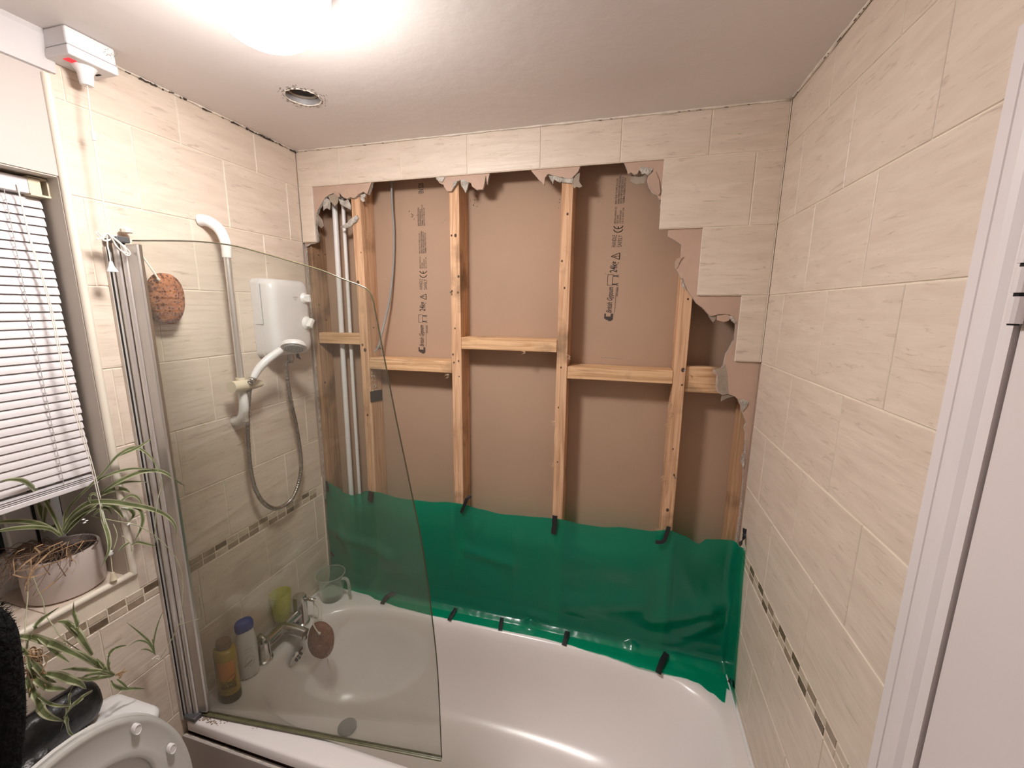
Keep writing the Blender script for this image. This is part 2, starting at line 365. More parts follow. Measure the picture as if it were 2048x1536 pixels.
# painted plaster above the window, reveals
obj('painted_panel', MB().box((-.008, -2.3, WT), (-.001, WY + .004, H)), M['plaster'], wall_left)
obj('window_reveal', MB().box((-.22, WY - .003, WB), (-.004, WY + .004, WT)).box((-.24, -1.75, WT - .003), (-.004, WY + .004, WT)), M['reveal'], wall_left)
# ---- right wall with the doorway
DY0 = -.865
wr = MB()
wr.box((W + .008, DY0 + .03, 0), (W + .14, .16, H)).box((W + .008, -2.3, R(-.325)), (W + .14, DY0, H)).box((W + .008, -2.3, 0), (W + .14, -1.68, R(-.325)))
wall_right = obj('wall_right', wr, M['plaster'], origin=(W, 0, 0), **ST)
# ---- back wall: only the plasterboard and tiles that are still up
BY0, BY1 = .008, .0205
wb = MB()
wb.box((-.01, BY0, R(-.105)), (W + .01, BY1, H))
wb.box((W - .0, BY0, 0), (W + .01, .12, H))
wall_back = obj('wall_back', wb, M['boardpink'], origin=(0, 0, 0), **ST)

# ---- tiles
def tile_mesh(wd, ht, th=.0075, c=.0011):
    "local x along the wall, y into the wall (front face at y=0), z up, centred"
    a, b = wd / 2, ht / 2; s = MB()
    r0 = [(-a, th, -b), (a, th, -b), (a, th, b), (-a, th, b)]; r1 = [(-a, c, -b), (a, c, -b), (a, c, b), (-a, c, b)]
    r2 = [(-a + c, 0, -b + c), (a - c, 0, -b + c), (a - c, 0, b - c), (-a + c, 0, b - c)]
    s.rings([r0, r1], cap=(True, False), mi=1); s.rings([r1, r2], cap=(False, True), mi=0)
    return s
TM = {}
def get_tile(wd, ht, mats=('tile', 'tilebody'), nm='tile'):
    k = (round(wd, 3), round(ht, 3), mats)
    if k not in TM:
        s = tile_mesh(wd, ht); me = bpy.data.meshes.new(nm); me.from_pydata(s.v, [], s.f)
        for m in mats: me.materials.append(M[m])
        me.polygons.foreach_set('material_index', s.mi); me.update(); TM[k] = me
    return TM[k]
G = .0030   # joint width
def put_tile(wall, u0, u1, z0, z1, mats=('tile', 'tilebody'), nm='tile', proud=0.):
    "u = distance along the wall; z0 top, z1 bottom measured from the ceiling"
    if u1 - u0 < .006 or z1 - z0 < .006: return
    me = get_tile(u1 - u0 - G, z1 - z0 - G, mats, nm); uc, zc = (u0 + u1) / 2, R(-(z0 + z1) / 2)
    if wall is wall_back: place(nm, me, (uc, 0 - proud, zc), wall, 0)
    elif wall is wall_left: place(nm, me, (0 + proud, -uc, zc), wall, math.pi / 2)      # u = -y
    else: place(nm, me, (W - proud, -uc, zc), wall, -math.pi / 2)
rows = [(0, T0)] + [(T0 + k * PH, T0 + (k + 1) * PH) for k in range(6)]
MT = T0 + 6 * PH; MBT = MT + .045
rows += [(MBT + k * PH, MBT + (k + 1) * PH) for k in range(5)]
def row_tiles(wall, r, u0, u1, off):
    z0, z1 = rows[r]; z1 = min(z1, H - .002); k = math.floor((u0 - off) / PW) - 1
    while off + k * PW < u1:
        a, b = max(u0, off + k * PW), min(u1, off + (k + 1) * PW); put_tile(wall, a, b, z0, z1); k += 1
gb = MB()
XJ = .1869
row_tiles(wall_back, 0, 0.001, W - .001, XJ); gb.box((0, .0020, R(-T0)), (W, .008, H))
row_tiles(wall_back, 1, 0.001, XJ - .5 * PW, XJ + .5 * PW); row_tiles(wall_back, 1, XJ + 4.5 * PW, W - .001, XJ + .5 * PW)
gb.box((0, .0020, R(-rows[1][1])), (XJ - .5 * PW - .002, .008, R(-T0))); gb.box((XJ + 4.5 * PW + .002, .0020, R(-rows[1][1])), (W, .008, R(-T0)))
row_tiles(wall_back, 2, XJ + 5 * PW, W - .001, XJ); gb.box((XJ + 5 * PW + .002, .0020, R(-rows[2][1])), (W, .008, R(-rows[1][1])))
row_tiles(wall_back, 3, XJ + 5.5 * PW, W - .001, XJ + .5 * PW); gb.box((XJ + 5.5 * PW + .002, .0020, R(-rows[3][1])), (W, .008, R(-rows[2][1])))
obj('grout', gb, M['grout'], wall_back)
YL, YR = .0606, .1276
SILL = 1.285
gl_ = MB(); gr_ = MB()
for r in range(12):
    z0, z1 = rows[r]
    off = YL + (.5 * PW if r % 2 == 0 else 0)
    if r > 6: off = .306 if r % 2 else .180
    if z1 <= SILL - .03 or z0 < SILL - .03 and r != 6: row_tiles(wall_left, r, .001, -WY - .013, off)
    elif r == 6: row_tiles(wall_left, r, .001, -WY - .013, off)
    else: row_tiles(wall_left, r, .001, 1.6, off)
    offr = YR + (.5 * PW if r % 2 == 0 else 0)
    if r > 6: offr = .378 if r % 2 else .252
    row_tiles(wall_right, r, .001, .80 if r > 0 else .80, offr)
gl_.box((-.008, WY, 0), (-.0020, 0, H)).box((-.008, -1.75, 0), (-.0020, WY, R(-SILL)))
gr_.box((W + .0020, -.80, 0), (W + .008, 0, H))
for u in (.80,): row_tiles(wall_right, 0, u, 1.7, YR + .5 * PW)
gr_.box((W + .0020, -1.7, R(-.262)), (W + .008, -.80, H))
zr1 = rows[1]
k = YR
while k < 1.7:
    a, b = max(.80, k), min(1.7, k + PW)
    if b > a: put_tile(wall_right, a, b, T0, .262)
    k += PW
# the sliver of tiles under the sill, left of the trim
obj('grout', gl_, M['grout'], wall_left); obj('grout', gr_, M['grout'], wall_right)
# mosaic border
MP = .0417
darkL = {(0, 0): 2, (0, 5): 2, (0, -2): 1, (1, -3): 2, (1, 2): 2, (1, 6): 1, (0, 14): 2, (1, 12): 2, (0, 9): 1, (1, 10): 1, (1, 4): 1, (0, 3): 1, (1, -1): 1, (1, 8): 1}
darkR = {(0, 0): 2, (0, 2): 2, (0, 6): 2, (0, 8): 2, (1, 3): 2, (1, 9): 2, (1, 11): 2, (1, 0): 1, (0, 4): 1, (1, 5): 1, (0, 10): 1, (1, 7): 1, (0, 12): 1}
mm = {0: ('mos_light', 'tilebody'), 1: ('mos_mid', 'tilebody'), 2: ('mos_dark', 'tilebody')}
for row in (0, 1):
    z0 = MT + .001 + row * .0218
    for k in range(-20, 16):
        b = .662 - MP * k + .0417; a = b - MP
        if b < .004: continue
        put_tile(wall_left, max(a, .001), b, z0, z0 + .0218, mm[darkL.get((row, k), 0 if (k * 7 + row * 3) % 4 else 1)], 'mosaic_tile')
    for k in range(-3, 17):
        a = .127 + MP * k; b = a + MP
        if b < .004 or a > .79: continue
        put_tile(wall_right, max(a, .001), b, z0, z0 + .0218, mm[darkR.get((row, k), 0)], 'mosaic_tile')
# remaining tile adhesive scraps beneath the loose tiles
# ---- trims
tr = MB(); yt = WY + .006
tr.tube([(0.0005, yt, R(-.085)), (0.0005, yt, R(-1.283))], .0085, 12)
obj('trim_1', tr, M['trim'], smooth=True, auto=.8, **ST)
tr = MB().tube([(-.0005, WY + .01, R(-1.281)), (-.0005, -1.75, R(-1.281))], .0085, 12)
obj('trim_2', tr, M['trim'], smooth=True, auto=.8, **ST)
# sill tiles
sb = MB().box((-.26, -1.75, WB - .012), (-.004, WY, WB - .004)); sill = obj('window_sill', sb, M['grout'], origin=(0, WY, WB), **ST)
for a, b in ((0, .155), (.155, .405), (.405, .655), (.655, .9)):
    for c, d in ((0, .115), (.115, .25)):
        obj('sill_tile', MB().box((-d + .001, WY - b + .0012, WB - .006), (-c - .001 - .004, WY - a - .0012, WB)), [M['tile']], sill, origin=(-(c + d) / 2, WY - (a + b) / 2, WB), bevel=.001)
# coving above the window, ceiling caulk with mould
cv = MB(); pr = [(-.008, R(0)), (.012, R(0)), (.014, R(-.012)), (.010, R(-.045)), (.006, R(-.078)), (-.008, R(-.081))]
cv.rings([[(x, -2.3, z) for x, z in pr], [(x, WY + .022, z) for x, z in pr]])
obj('trim_3', cv, M['coving'], **ST)
def caulk(name, path, r, m, seed=0, amp=.0015):
    rnd = random.Random(seed); P = spline(path, 60); n = len(P)
    P = [p + Vector((rnd.uniform(-amp, amp), rnd.uniform(-amp, amp), 0)) for p in P]
    return obj(name, MB().tube(P, [r * rnd.uniform(.5, 1.3) for _ in P], 6), m, smooth=True, **ST)
caulk('trim_4', [(0.003, -.003, H - .001), (W - .003, -.003, H - .001)], .004, M['caulk'], 1)
caulk('trim_5', [(W - .003, -.003, H - .001), (W - .003, -1.7, H - .001)], .004, M['caulk'], 2)
caulk('trim_6', [(.003, -.003, H - .001), (.003, -.58, H - .001)], .0035, M['caulk'], 3)
md_ = MB(); rnd = random.Random(4)
for i in range(70):
    y = -rnd.random() ** 1.3 * .56; l = rnd.uniform(.002, .02) * (1.7 if -.25 < y < -.04 else .8)
    md_.tube([(.005, y, H - rnd.uniform(.001, .006)), (.005, y - l, H - rnd.uniform(.001, .006))], rnd.uniform(.0006, .0024), 5)
for i in range(14):
    x = rnd.random() * 1.6; md_.tube([(x, -.005, H - .004), (x + rnd.uniform(.003, .012), -.005, H - .005)], .0009, 4)
    y = -rnd.random() * .7; md_.tube([(W - .005, y, H - .004), (W - .005, y - rnd.uniform(.003, .01), H - .005)], .0009, 4)
obj('mould_spots', md_, M['dirt'], wall_left, kind='stuff')
# vertical corner silicone
obj('trim_7', MB().tube([(.002, -.002, R(-1.81)), (.002, -.002, R(-1.30))], .003, 6), M['caulk'], **ST)
obj('trim_8', MB().tube([(W - .002, -.002, R(-.73)), (W - .002, -.002, R(-.001))], .0014, 6), M['grout'], **ST)

# ---- window
wx = -.22
wf = MB(); wf.box((wx - .05, -1.75, WB - .004), (wx, WY - .005, WB + .045)).box((wx - .05, WY - .060, WB), (wx, WY - .003, WT)).box((wx - .05, -1.75, WT - .05), (wx, WY, WT))
win = obj('window_1', wf, M['upvc'], origin=(wx, -1.2, 1.5), bevel=.003, **ST)
obj('sash', MB().box((wx - .02, WY - .115, WB + .05), (wx + .012, WY - .064, WT - .05)).box((wx - .02, -1.75, WB + .05), (wx + .012, WY - .064, WB + .10)).box((wx - .02, -1.75, WT - .10), (wx + .012, WY - .064, WT - .05)), M['upvc'], win, bevel=.004)
obj('glass_pane', MB().box((wx - .015, -1.75, WB + .09), (wx - .009, WY - .10, WT - .09)), M['nightglass'], win)
obj('window_gasket', MB().box((wx - .01, WY - .0645, WB + .045), (wx + .0125, WY - .0595, WT)).box((wx - .04, WY - .004, WB), (wx + .0005, WY - .0005, WT)), M['black'], win)

# ---- door
AX = W - .016
ah = R(-.262)
def strip(y0, y1, x, zt, zb=0): return MB().box((x, y0, zb), (W + .004, y1, zt))
tr = MB()
def arch(yc0, prof_scale=1):
    # moulded profile across the architrave, y offset (towards the door) against thickness
    return [(0, .0), (0, .0135), (.003, .0155), (.020, .016), (.0225, .0115), (.0255, .0115), (.0270, .0185), (.030, .0200), (.044, .0200), (.052, .0175), (.058, .0125), (.062, .0085), (.063, 0)]
pf = arch(0); ya = -.772
rg = [[(W + .002 - t, ya - u, 0) for u, t in pf], [(W + .002 - t, ya - u, ah - u) for u, t in pf], [(W + .002 - t, -1.74 + u, ah - u) for u, t in pf], [(W + .002 - t, -1.74 + u, 0) for u, t in pf]]
tr.rings(rg)
obj('trim_9', tr, M['gloss_white'], smooth=False, **ST)
dr = MB().box((W - .008, -1.66, .005), (W + .035, -.8515, ah - .085))
door = obj('door_1', dr, M['door'], origin=(W, -.87, 1.0), bevel=.002, **ST)
obj('door_frame', MB().box((W - .010, -.8465, 0), (W + .04, -.828, ah - .06)).box((W - .010, -1.67, ah - .083), (W + .04, -.828, ah - .055)), M['gloss_white'], door)
obj('shadow_gap', MB().box((W + .004, -.852, 0), (W + .03, -.846, ah - .083)), M['black'], door)
for zc in (R(-.538), R(-1.72)):
    hg = MB().lathe((W - .0155, -.853, zc - .045), [(.0, 0), (.007, 0), (.007, .028), (.0, .028)], 12).lathe((W - .0155, -.853, zc - .013), [(0, 0), (.007, 0), (.007, .026), (0, .026)], 12).lathe((W - .0155, -.853, zc + .017), [(0, 0), (.007, 0), (.007, .028), (0, .028)], 12)
    hg.box((W - .003, -.853, zc - .045), (W - .0002, -.846, zc + .045))
    h_ = obj('hinge', hg, M['gloss_white'], door, smooth=False)
    obj('hinge_pin', MB().lathe((W - .0155, -.853, zc - .047), [(.0, 0), (.0045, 0), (.0045, .094), (.0, .094)], 8), M['black'], h_)

# ================================================================== cavity: rear boards, studs
FY = .021; RY = .108
rear = thing('plasterboard_lining', (W / 2, RY, 1.2), 'large brown plasterboard sheets behind the timber studs printed with handling instructions', 'plasterboard')
obj('board', MB().box((-.023, RY, 0), (.634, RY + .0125, H + .01)), M['board'], rear)
obj('board', MB().box((.635, RY, 0), (W + .007, RY + .0125, H + .01)), M['board'], rear)
def text_mesh(body, size, align='LEFT', shear=0., sx=1., bold=0.):
    c = bpy.data.curves.new('t', 'FONT'); c.body = body; c.size = size; c.align_x = align; c.shear = shear; c.offset = bold; c.space_line = .85; c.resolution_u = 3
    o = bpy.data.objects.new('t', c); COL.objects.link(o)
    bpy.context.view_layer.update(); me = bpy.data.meshes.new_from_object(o.evaluated_get(bpy.context.evaluated_depsgraph_get()))
    bpy.data.objects.remove(o); bpy.data.curves.remove(c)
    vs_ = [(v.co.x * sx, v.co.y) for v in me.vertices]; fs_ = [tuple(p.vertices) for p in me.polygons]; bpy.data.meshes.remove(me)
    return vs_, fs_
def fit(body, z0, z1, xr0, xr1, mb, y, **kw):
    "lettering read upwards: text x -> world z (z0..z1), text up -> world -x (xr1 right/base ... xr0 left/top)"
    v, f = text_mesh(body, 1., **kw)
    xs = [p[0] for p in v]; ys = [p[1] for p in v]; ax, bx, ay, by = min(xs), max(xs), min(ys), max(ys)
    mb.add([(xr1 - (q - ay) / (by - ay) * (xr1 - xr0), y, z0 + (p - ax) / (bx - ax) * (z1 - z0)) for p, q in v], [tuple(f_) for f_ in f])
def print_block(xb, zmap, lean, withtop):
    mb = MB(); y = RY - .0006
    X = lambda z: xb
    z = zmap
    b0 = MB()
    def sh(mbx, zc):   # follow the slight lean of the print
        for v in mbx.v: v.x = xb + (v.x - xb) * 1.38 + (v.z - zmap[0]) * lean
        return mbx
    # logo mark: a bold bar and hook
    s = MB(); s.box((xb - .018, y, z[0]), (xb, y - .0002, z[0] + .012)).box((xb - .022, y, z[0] + .004), (xb - .018, y - .0002, z[0] + .022)).box((xb - .006, y, z[0] + .012), (xb, y - .0002, z[0] + .022)).box((xb - .012, y, z[0] - .004), (xb - .003, y - .0002, z[0]))
    fit('British Gypsum', z[0] + .025, z[1], xb - .018, xb + .0, s, y, shear=.3, bold=.02)
    s.box((xb + .003, y, z[0] + .026), (xb + .0038, y - .0002, z[1])); fit('SAINT-GOBAIN', z[1] - .032, z[1] - .001, xb + .005, xb + .0085, s, y, bold=.02)
    # two people carrying a board
    a, c = z[2], z[3]; m_ = (a + c) / 2
    s.box((xb - .020, y, a), (xb - .0188, y - .0002, c)).box((xb - .020, y, a), (xb - .006, y - .0002, a + .0012)).box((xb - .020, y, c - .0012), (xb - .006, y - .0002, c)).box((xb - .008, y, a + .003), (xb - .0068, y - .0002, c - .008))
    for q in (a + .001, c - .008):
        s.lathe((xb - .005, y, q + .003), [(.0, 0), (.0026, 0), (.0026, -.0002), (0, -.0002)], 8, 'y'); s.box((xb - .003, y, q + .001), (xb + .004, y - .0002, q + .005)).box((xb + .003, y, q - .001), (xb + .008, y - .0002, q + .001)).box((xb + .003, y, q + .004), (xb + .008, y - .0002, q + .006))
    fit('24kg', z[4], z[5], xb - .016, xb + .008, s, y, bold=.02)
    # warning triangle
    t0, t1 = z[6], z[7]; tm = (t0 + t1) / 2
    def bar(p, q, w_=.0009):
        p, q = Vector(p), Vector(q); d = (q - p).normalized(); n_ = Vector((d.z, 0, -d.x)) * w_
        s.add([p - n_, q - n_, q + n_, p + n_], [(0, 1, 2, 3), (3, 2, 1, 0)])
    bar((xb + .006, y, t0), (xb + .006, y, t1)); bar((xb + .006, y, t0), (xb - .014, y, tm)); bar((xb + .006, y, t1), (xb - .014, y, tm)); bar((xb + .000, y, tm), (xb - .008, y, tm)); bar((xb + .004, y, tm), (xb + .0025, y, tm), .0012)
    fit('HANDLE', z[8], z[9], xb - .015, xb - .005, s, y, bold=.0); fit('SAFELY', z[8], z[9] - .001, xb - .001, xb + .009, s, y)
    # CE mark as arcs
    for zc, ebar in ((z[10], False), (z[11], True)):
        r_ = .011
        for k in range(10):
            a0 = math.radians(100 + 16 * k); a1 = math.radians(100 + 16 * (k + 1))
            f_ = lambda a_: (xb - .002 - r_ * math.sin(a_) * 1.0, y, zc + r_ * math.cos(a_))
            bar(f_(a0), f_(a1), .0011)
        if ebar: bar((xb - .002, y, zc - .011), (xb - .002, y, zc - .003), .001)
    # small-print columns
    rnd = random.Random(int(xb * 100))
    words = ['BRITISH GYPSUM LTD', 'EAST LEAKE', 'LOUGHBOROUGH', 'LE12 6HX UK', 'REACTION TO FIRE A2-S1,D0', 'SHEAR STRENGTH NPD FLEXURAL', 'WATER VAPOUR RESISTANCE 10', 'THERMAL CONDUCTIVITY 0.19']
    for k in range(4): fit(words[k], z[12], z[12] + (z[13] - z[12]) * (1, .5, .78, .95)[k], xb - .013 + k * .006, xb - .0088 + k * .006, s, y)
    for k in range(4): fit(words[4 + k], z[14], z[14] + (z[15] - z[14]) * (.9, 1, .95, .9)[k], xb - .014 + k * .006, xb - .0092 + k * .006, s, y, bold=.01)
    if withtop:
        for k in range(4): fit(words[4 + (k + 1) % 4], z[16], z[16] + (z[17] - z[16]) * (.9, .8, 1, .85)[k], xb - .016 + k * .006, xb - .0112 + k * .006, s, y, bold=.01)
        fit('EN 520', z[18], z[19], xb - .012, xb + .004, s, y, bold=.02)
    sh(s, 0)
    return s
def zz(px, pts): return [at(px, p, 'y', RY).z for p in pts]
obj('printed_text', print_block(1.194, zz(1230, [640, 574, 571, 549, 545, 523, 519, 506, 494, 470, 458, 451, 447, 414, 408, 352]), .016, False), M['ink'], rear, kind='stuff')
obj('printed_text', print_block(.459, zz(842, [705, 650, 645, 629, 622, 604, 599, 588, 579, 558, 549, 541, 537, 513, 507, 462, 452, 410, 387, 366]), .012, True), M['ink'], rear, kind='stuff')
# dark scuffs on the boards
sc = MB(); rnd = random.Random(5)
for cx, cy, n in ((824, 434, 10), (950, 400, 12), (1112, 402, 3), (1190, 540, 1), (1215, 545, 1), (1216, 1000, 1)):
    for i in range(n):
        p = at(cx + rnd.gauss(0, 5), cy + rnd.gauss(0, 9), 'y', RY - .0008); q = p + Vector((rnd.uniform(-.003, .003), 0, rnd.uniform(-.004, .004)))
        sc.tube([p, q], rnd.uniform(.0004, .0012), 5)
obj('scuff_marks', sc, M['knot'], rear, kind='stuff')
sc = MB()
for pts in (((1198, 401), (1195, 405), (1201, 407)), ((1198, 402), (1203, 399)), ((928, 440), (933, 435)), ((884, 446), (893, 437)), ((1246, 502), (1254, 501)), ((1247, 508), (1253, 511)), ((771, 557), (772, 559)), ((1270, 510), (1273, 512)), ((1200, 714), (1230, 716)), ((1232, 717), (1262, 718))):
    sc.tube([at(x, y, 'y', RY - .0008) for x, y in pts], .0007, 5)
obj('plaster_smears', sc, M['gypsum'], rear, kind='stuff')

frame = thing('timber_frame', (.8, .06, .8), 'exposed pine stud frame with short horizontal noggins inside the opened wall', 'timber frame')
rnd = random.Random(11)
def rough_box(mb, a, b, n, axis, amp, mi=0, seed=0):
    "a sawn timber: box subdivided along its length with slightly uneven edges"
    r_ = random.Random(seed); i = 'xyz'.index(axis); o_ = [j for j in range(3) if j != i]
    rings = []
    ph = [r_.uniform(0, 6) for _ in range(8)]
    for k in range(n + 1):
        t = k / n; s = a[i] + (b[i] - a[i]) * t; ring = []
        for q, (c0, c1) in enumerate(((0, 0), (1, 0), (1, 1), (0, 1))):
            p = [0, 0, 0]; p[i] = s; p[o_[0]] = (b if c0 else a)[o_[0]]; p[o_[1]] = (b if c1 else a)[o_[1]]
            d = amp * (math.sin(t * 9 + ph[q]) + .6 * math.sin(t * 23 + ph[q + 4]) + .4 * r_.uniform(-1, 1))
            p[o_[0]] += d * .6; 
            if o_[1] == 1 or o_[0] == 1: p[1] = max(FY - .001, p[1] + (d if p[1] < .09 else 0) * .5)
            ring.append(p)
        rings.append(ring)
    return mb.rings(rings, mi=mi)
studs = {}
for nm, xa, xb2, ya_, yb_, m in (('L', -.022, .019, .022, RY - .001, 'woodold'), ('A', .215, .253, FY, RY - .001, 'wood'), ('B', .612, .650, FY, RY - .001, 'wood'), ('C', 1.011, 1.049, FY, RY - .001, 'wood'), ('D', 1.401, 1.439, FY, RY - .001, 'wood'), ('E', 1.618, 1.656, .047, RY - .001, 'woodside')):
    mb = MB(); rough_box(mb, (xa, ya_, .35), (xb2, yb_, R(-.002)), 60, 'z', .0007, seed=ord(nm[0]))
    studs[nm] = obj('stud', mb, M[m], frame, origin=((xa + xb2) / 2, (ya_ + yb_) / 2, 1.2), bevel=.0015, seg=1)
studs['L']['label'] = 'darker mouldy stud against the shower wall'
for xa, xb2, zt, zb2, yf, yb_, m in ((.020, .214, -.680, -.724, FY + .004, RY - .02, 'woodside'), (.254, .611, -.775, -.820, FY + .001, RY - .003, 'woodh'), (.651, 1.010, -.682, -.726, FY + .001, RY - .003, 'woodh'), (1.050, 1.400, -.773, -.817, FY + .001, RY - .003, 'woodh'), (1.440, 1.617, -.757, -.843, FY + .012, FY + .050, 'woodh')):
    mb = MB(); rough_box(mb, (xa, yf, R(zb2)), (xb2, yb_, R(zt)), 24, 'x', .0006, seed=int(xa * 100))
    obj('noggin', mb, M[m] if xa > .1 else M['woodh'], frame, origin=((xa + xb2) / 2, (yf + yb_) / 2, R(zt)), bevel=.0015, seg=1)
# knots, screw holes
def knots(st, pts, y=FY):
    for px, py, r_ in pts:
        c = at(px, py, 'y', y); 
        obj('screw_hole' if r_ < .0035 else 'knot', MB().lathe((c.x, y - .0012, c.z), [(0, 0), (r_ * .6, 0), (r_, .0008), (r_, .003), (0, .003)], 10, 'y', sy=1., sx=1.3), M['knot'], studs[st])
knots('B', [(903, 471, .003), (911, 471, .005), (904, 582, .003), (916, 585, .003), (917, 553, .004), (910, 657, .003), (906, 709, .0035), (908, 725, .003), (917, 722, .003), (918, 753, .002)])
knots('C', [(1135, 428, .0035), (1124, 522, .003), (1129, 576, .003), (1122, 735, .003), (1117, 815, .0025), (1115, 924, .0025)])
knots('D', [(1376, 598, .003), (1366, 740, .006), (1364, 770, .003), (1346, 898, .0025), (1348, 950, .003), (1335, 1020, .005)])
knots('A', [(716, 565, .006), (725, 690, .0045), (730, 700, .006), (735, 830, .004), (747, 655, .0025), (722, 505, .002)])
knots('L', [(650, 765, .003)])
for px, py in ((637, 510), (650, 509), (638, 610), (653, 640)):
    c = at(px, py, 'x', .0195); obj('screw_hole', MB().lathe((.0185, c.y, c.z), [(0, 0), (.003, 0), (.003, .002), (0, .002)], 10, 'x'), M['knot'], studs['L'])
# screws left in the timber
for st, px, py in (('D', 1368, 739), ('D', 1349, 952), ('B', 903, 584)):
    c = at(px, py, 'y', FY); obj('screw', MB().tube([(c.x, FY + .004, c.z), (c.x + .001, FY - .010, c.z - .001)], .0013, 6).lathe((c.x + .001, FY - .0125, c.z - .001), [(0, 0), (.0035, 0), (.0015, .003), (0, .003)], 10, 'y'), M['chrome'], studs[st])
# whiskers of torn fibre and splinters
sp = MB(); rnd = random.Random(3)
for bx, by_, y_ in ((1340, 830, FY), (1334, 850, FY), (1338, 808, FY), (1326, 960, FY), (1322, 955, FY), (1106, 845, FY), (1104, 930, FY), (1312, 1062, FY), (1135, 715, FY), (893, 750, FY), (1045, 703, FY)):
    b_ = at(bx + 4, by_, 'y', y_)
    for i in range(9):
        l = rnd.uniform(.006, .022); d = Vector((-rnd.uniform(.3, 1), -rnd.uniform(0, .35), rnd.uniform(-.8, .7))).normalized() * l
        s0 = b_ + Vector((rnd.uniform(0, .004), -.0005, rnd.uniform(-.008, .008)))
        sp.tube([s0, s0 + d * .5 + Vector((0, 0, .001)), s0 + d], [.0006, .0004, .00015], 4)
obj('splinters', sp, M['splinter'], frame, kind='stuff')
sp = MB()
for i in range(22):    # dried expanding-glue blobs on the face of stud A
    c = at(748 + rnd.gauss(0, 5), 757 + rnd.uniform(-14, 26), 'x', .2535); sp.tube([c, c + Vector((0.0015, rnd.uniform(-.006, .006), rnd.uniform(-.004, .004)))], rnd.uniform(.001, .0025), 6)
obj('plaster_crumbs', sp, M['gypsum'], frame, kind='stuff')

# pipes and cable in the cavity
for nm_, x0_, x1_, r_, lab in (('water_pipe', .112, .098, .0105, 'left, thicker white plastic pipe running down the opened wall beside the shower'), ('water_pipe', .150, .142, .0072, 'right, thinner white plastic pipe running down the opened wall beside the pine stud')):
    P = [(x0_, .060, R(-.10)), ((x0_ * 2 + x1_) / 3, .060, R(-.5)), ((x0_ + 2 * x1_) / 3 - .001, .060, R(-.95)), (x1_, .060, .50)]
    o = obj(nm_, MB().tube(spline(P, 10), r_, 16), M['pipe'], smooth=True); o['label'] = lab; o['category'] = 'pipe'; o['group'] = 'white water pipes in the wall cavity'
P = [(.362, .075, R(-.06)), at(783, 370, 'y', .08), at(785, 420, 'y', .085), at(788, 470, 'y', .09), at(786, 540, 'y', .088), at(779, 600, 'y', .075), at(770, 640, 'y', .06), at(763, 668, 'y', .045), at(758, 690, 'y', .035), at(750, 704, 'y', .028)]
cb = thing('cable', tuple(P[3]), 'grey electrical cable hanging loosely behind the opened wall, ending at the pine stud', 'cable')
obj('sheath', MB().tube(spline(P, 8), .0042, 10), M['cable'], cb, smooth=True)
obj('cable_clip', MB().tube([at(752, 697, 'x', .2545) + Vector((0, 0, .004)), at(757, 693, 'x', .2545) + Vector((.006, 0, .004)), at(760, 697, 'x', .2545)], .0018, 6), M['darkplastic'], cb)

# ---- torn plasterboard round the hole
def board(px_pts, closing, seed, amp=.0015, m='boardpink', y=BY0, th=.0118, name='plasterboard'):
    P = [at(x, yy, 'y', y) for x, yy in px_pts]; P = jag(P, amp, 3, seed)
    P += [Vector((x, y, R(z))) for x, z in closing]
    return obj(name, MB().prism(P, (0, th, 0), 0, 1), [M[m], M['gypsum']], wall_back)
A_ = [(744, 364), (741, 376), (736, 389), (728, 384), (716, 391), (707, 396), (700, 394), (694, 398), (686, 394), (681, 388), (672, 385), (661, 388), (651, 394), (645, 403), (638, 415), (633, 427), (632, 442), (631, 457), (635, 470), (634, 484), (620, 487), (613, 489), (608, 500), (611, 540), (614, 600), (621, 680), (630, 760), (636, 860), (643, 960), (648, 1000)]
board(A_, [(.002, -1.36), (.002, -.10), (.30, -.10)], 1)
board([(870, 354), (874, 360), (880, 367), (887, 369), (888, 374), (894, 382), (903, 382), (908, 374), (914, 364), (920, 360), (928, 366), (941, 365), (944, 373), (953, 380), (965, 379), (969, 366), (971, 354), (973, 346)], [(.75, -.10), (.54, -.10)], 2, .001)
board([(974, 369), (979, 348)], [(.757, -.11), (.752, -.11)], 3, .0006)
board([(1060, 338), (1074, 355), (1088, 370), (1090, 355), (1096, 348), (1105, 350), (1115, 353), (1125, 354), (1133, 356), (1142, 357), (1150, 350), (1157, 342), (1160, 332)], [(1.10, -.10), (.90, -.10)], 4, .0008)
board([(1247, 324), (1252, 335), (1257, 348), (1262, 344), (1269, 349), (1274, 348), (1278, 340), (1286, 345), (1292, 347), (1300, 343), (1307, 341), (1296, 352), (1294, 362), (1299, 377), (1305, 387), (1315, 391), (1318, 398), (1322, 400), (1320, 415)], [(1.345, -.30), (1.345, -.10), (1.225, -.10)], 5, .001)
E_ = [(1336, 455), (1336, 473), (1353, 483), (1363, 490), (1362, 515), (1350, 524), (1349, 535), (1358, 548), (1368, 567), (1379, 587), (1392, 606), (1410, 621), (1421, 632), (1436, 629), (1450, 628), (1460, 630), (1472, 645), (1471, 660), (1469, 679), (1460, 694), (1452, 708), (1447, 731), (1442, 737), (1428, 740), (1427, 746), (1434, 750), (1433, 773), (1434, 783), (1444, 790), (1456, 788), (1470, 793), (1477, 801), (1482, 812), (1484, 824), (1488, 835), (1493, 847), (1489, 854), (1491, 869), (1491, 889), (1488, 910), (1488, 936), (1485, 975), (1483, 1014), (1479, 1040), (1474, 1074), (1471, 1110)]
board(E_, [(1.6465, -1.42), (1.6465, -.50), (1.55, -.31), (1.34, -.31)], 6, .001)
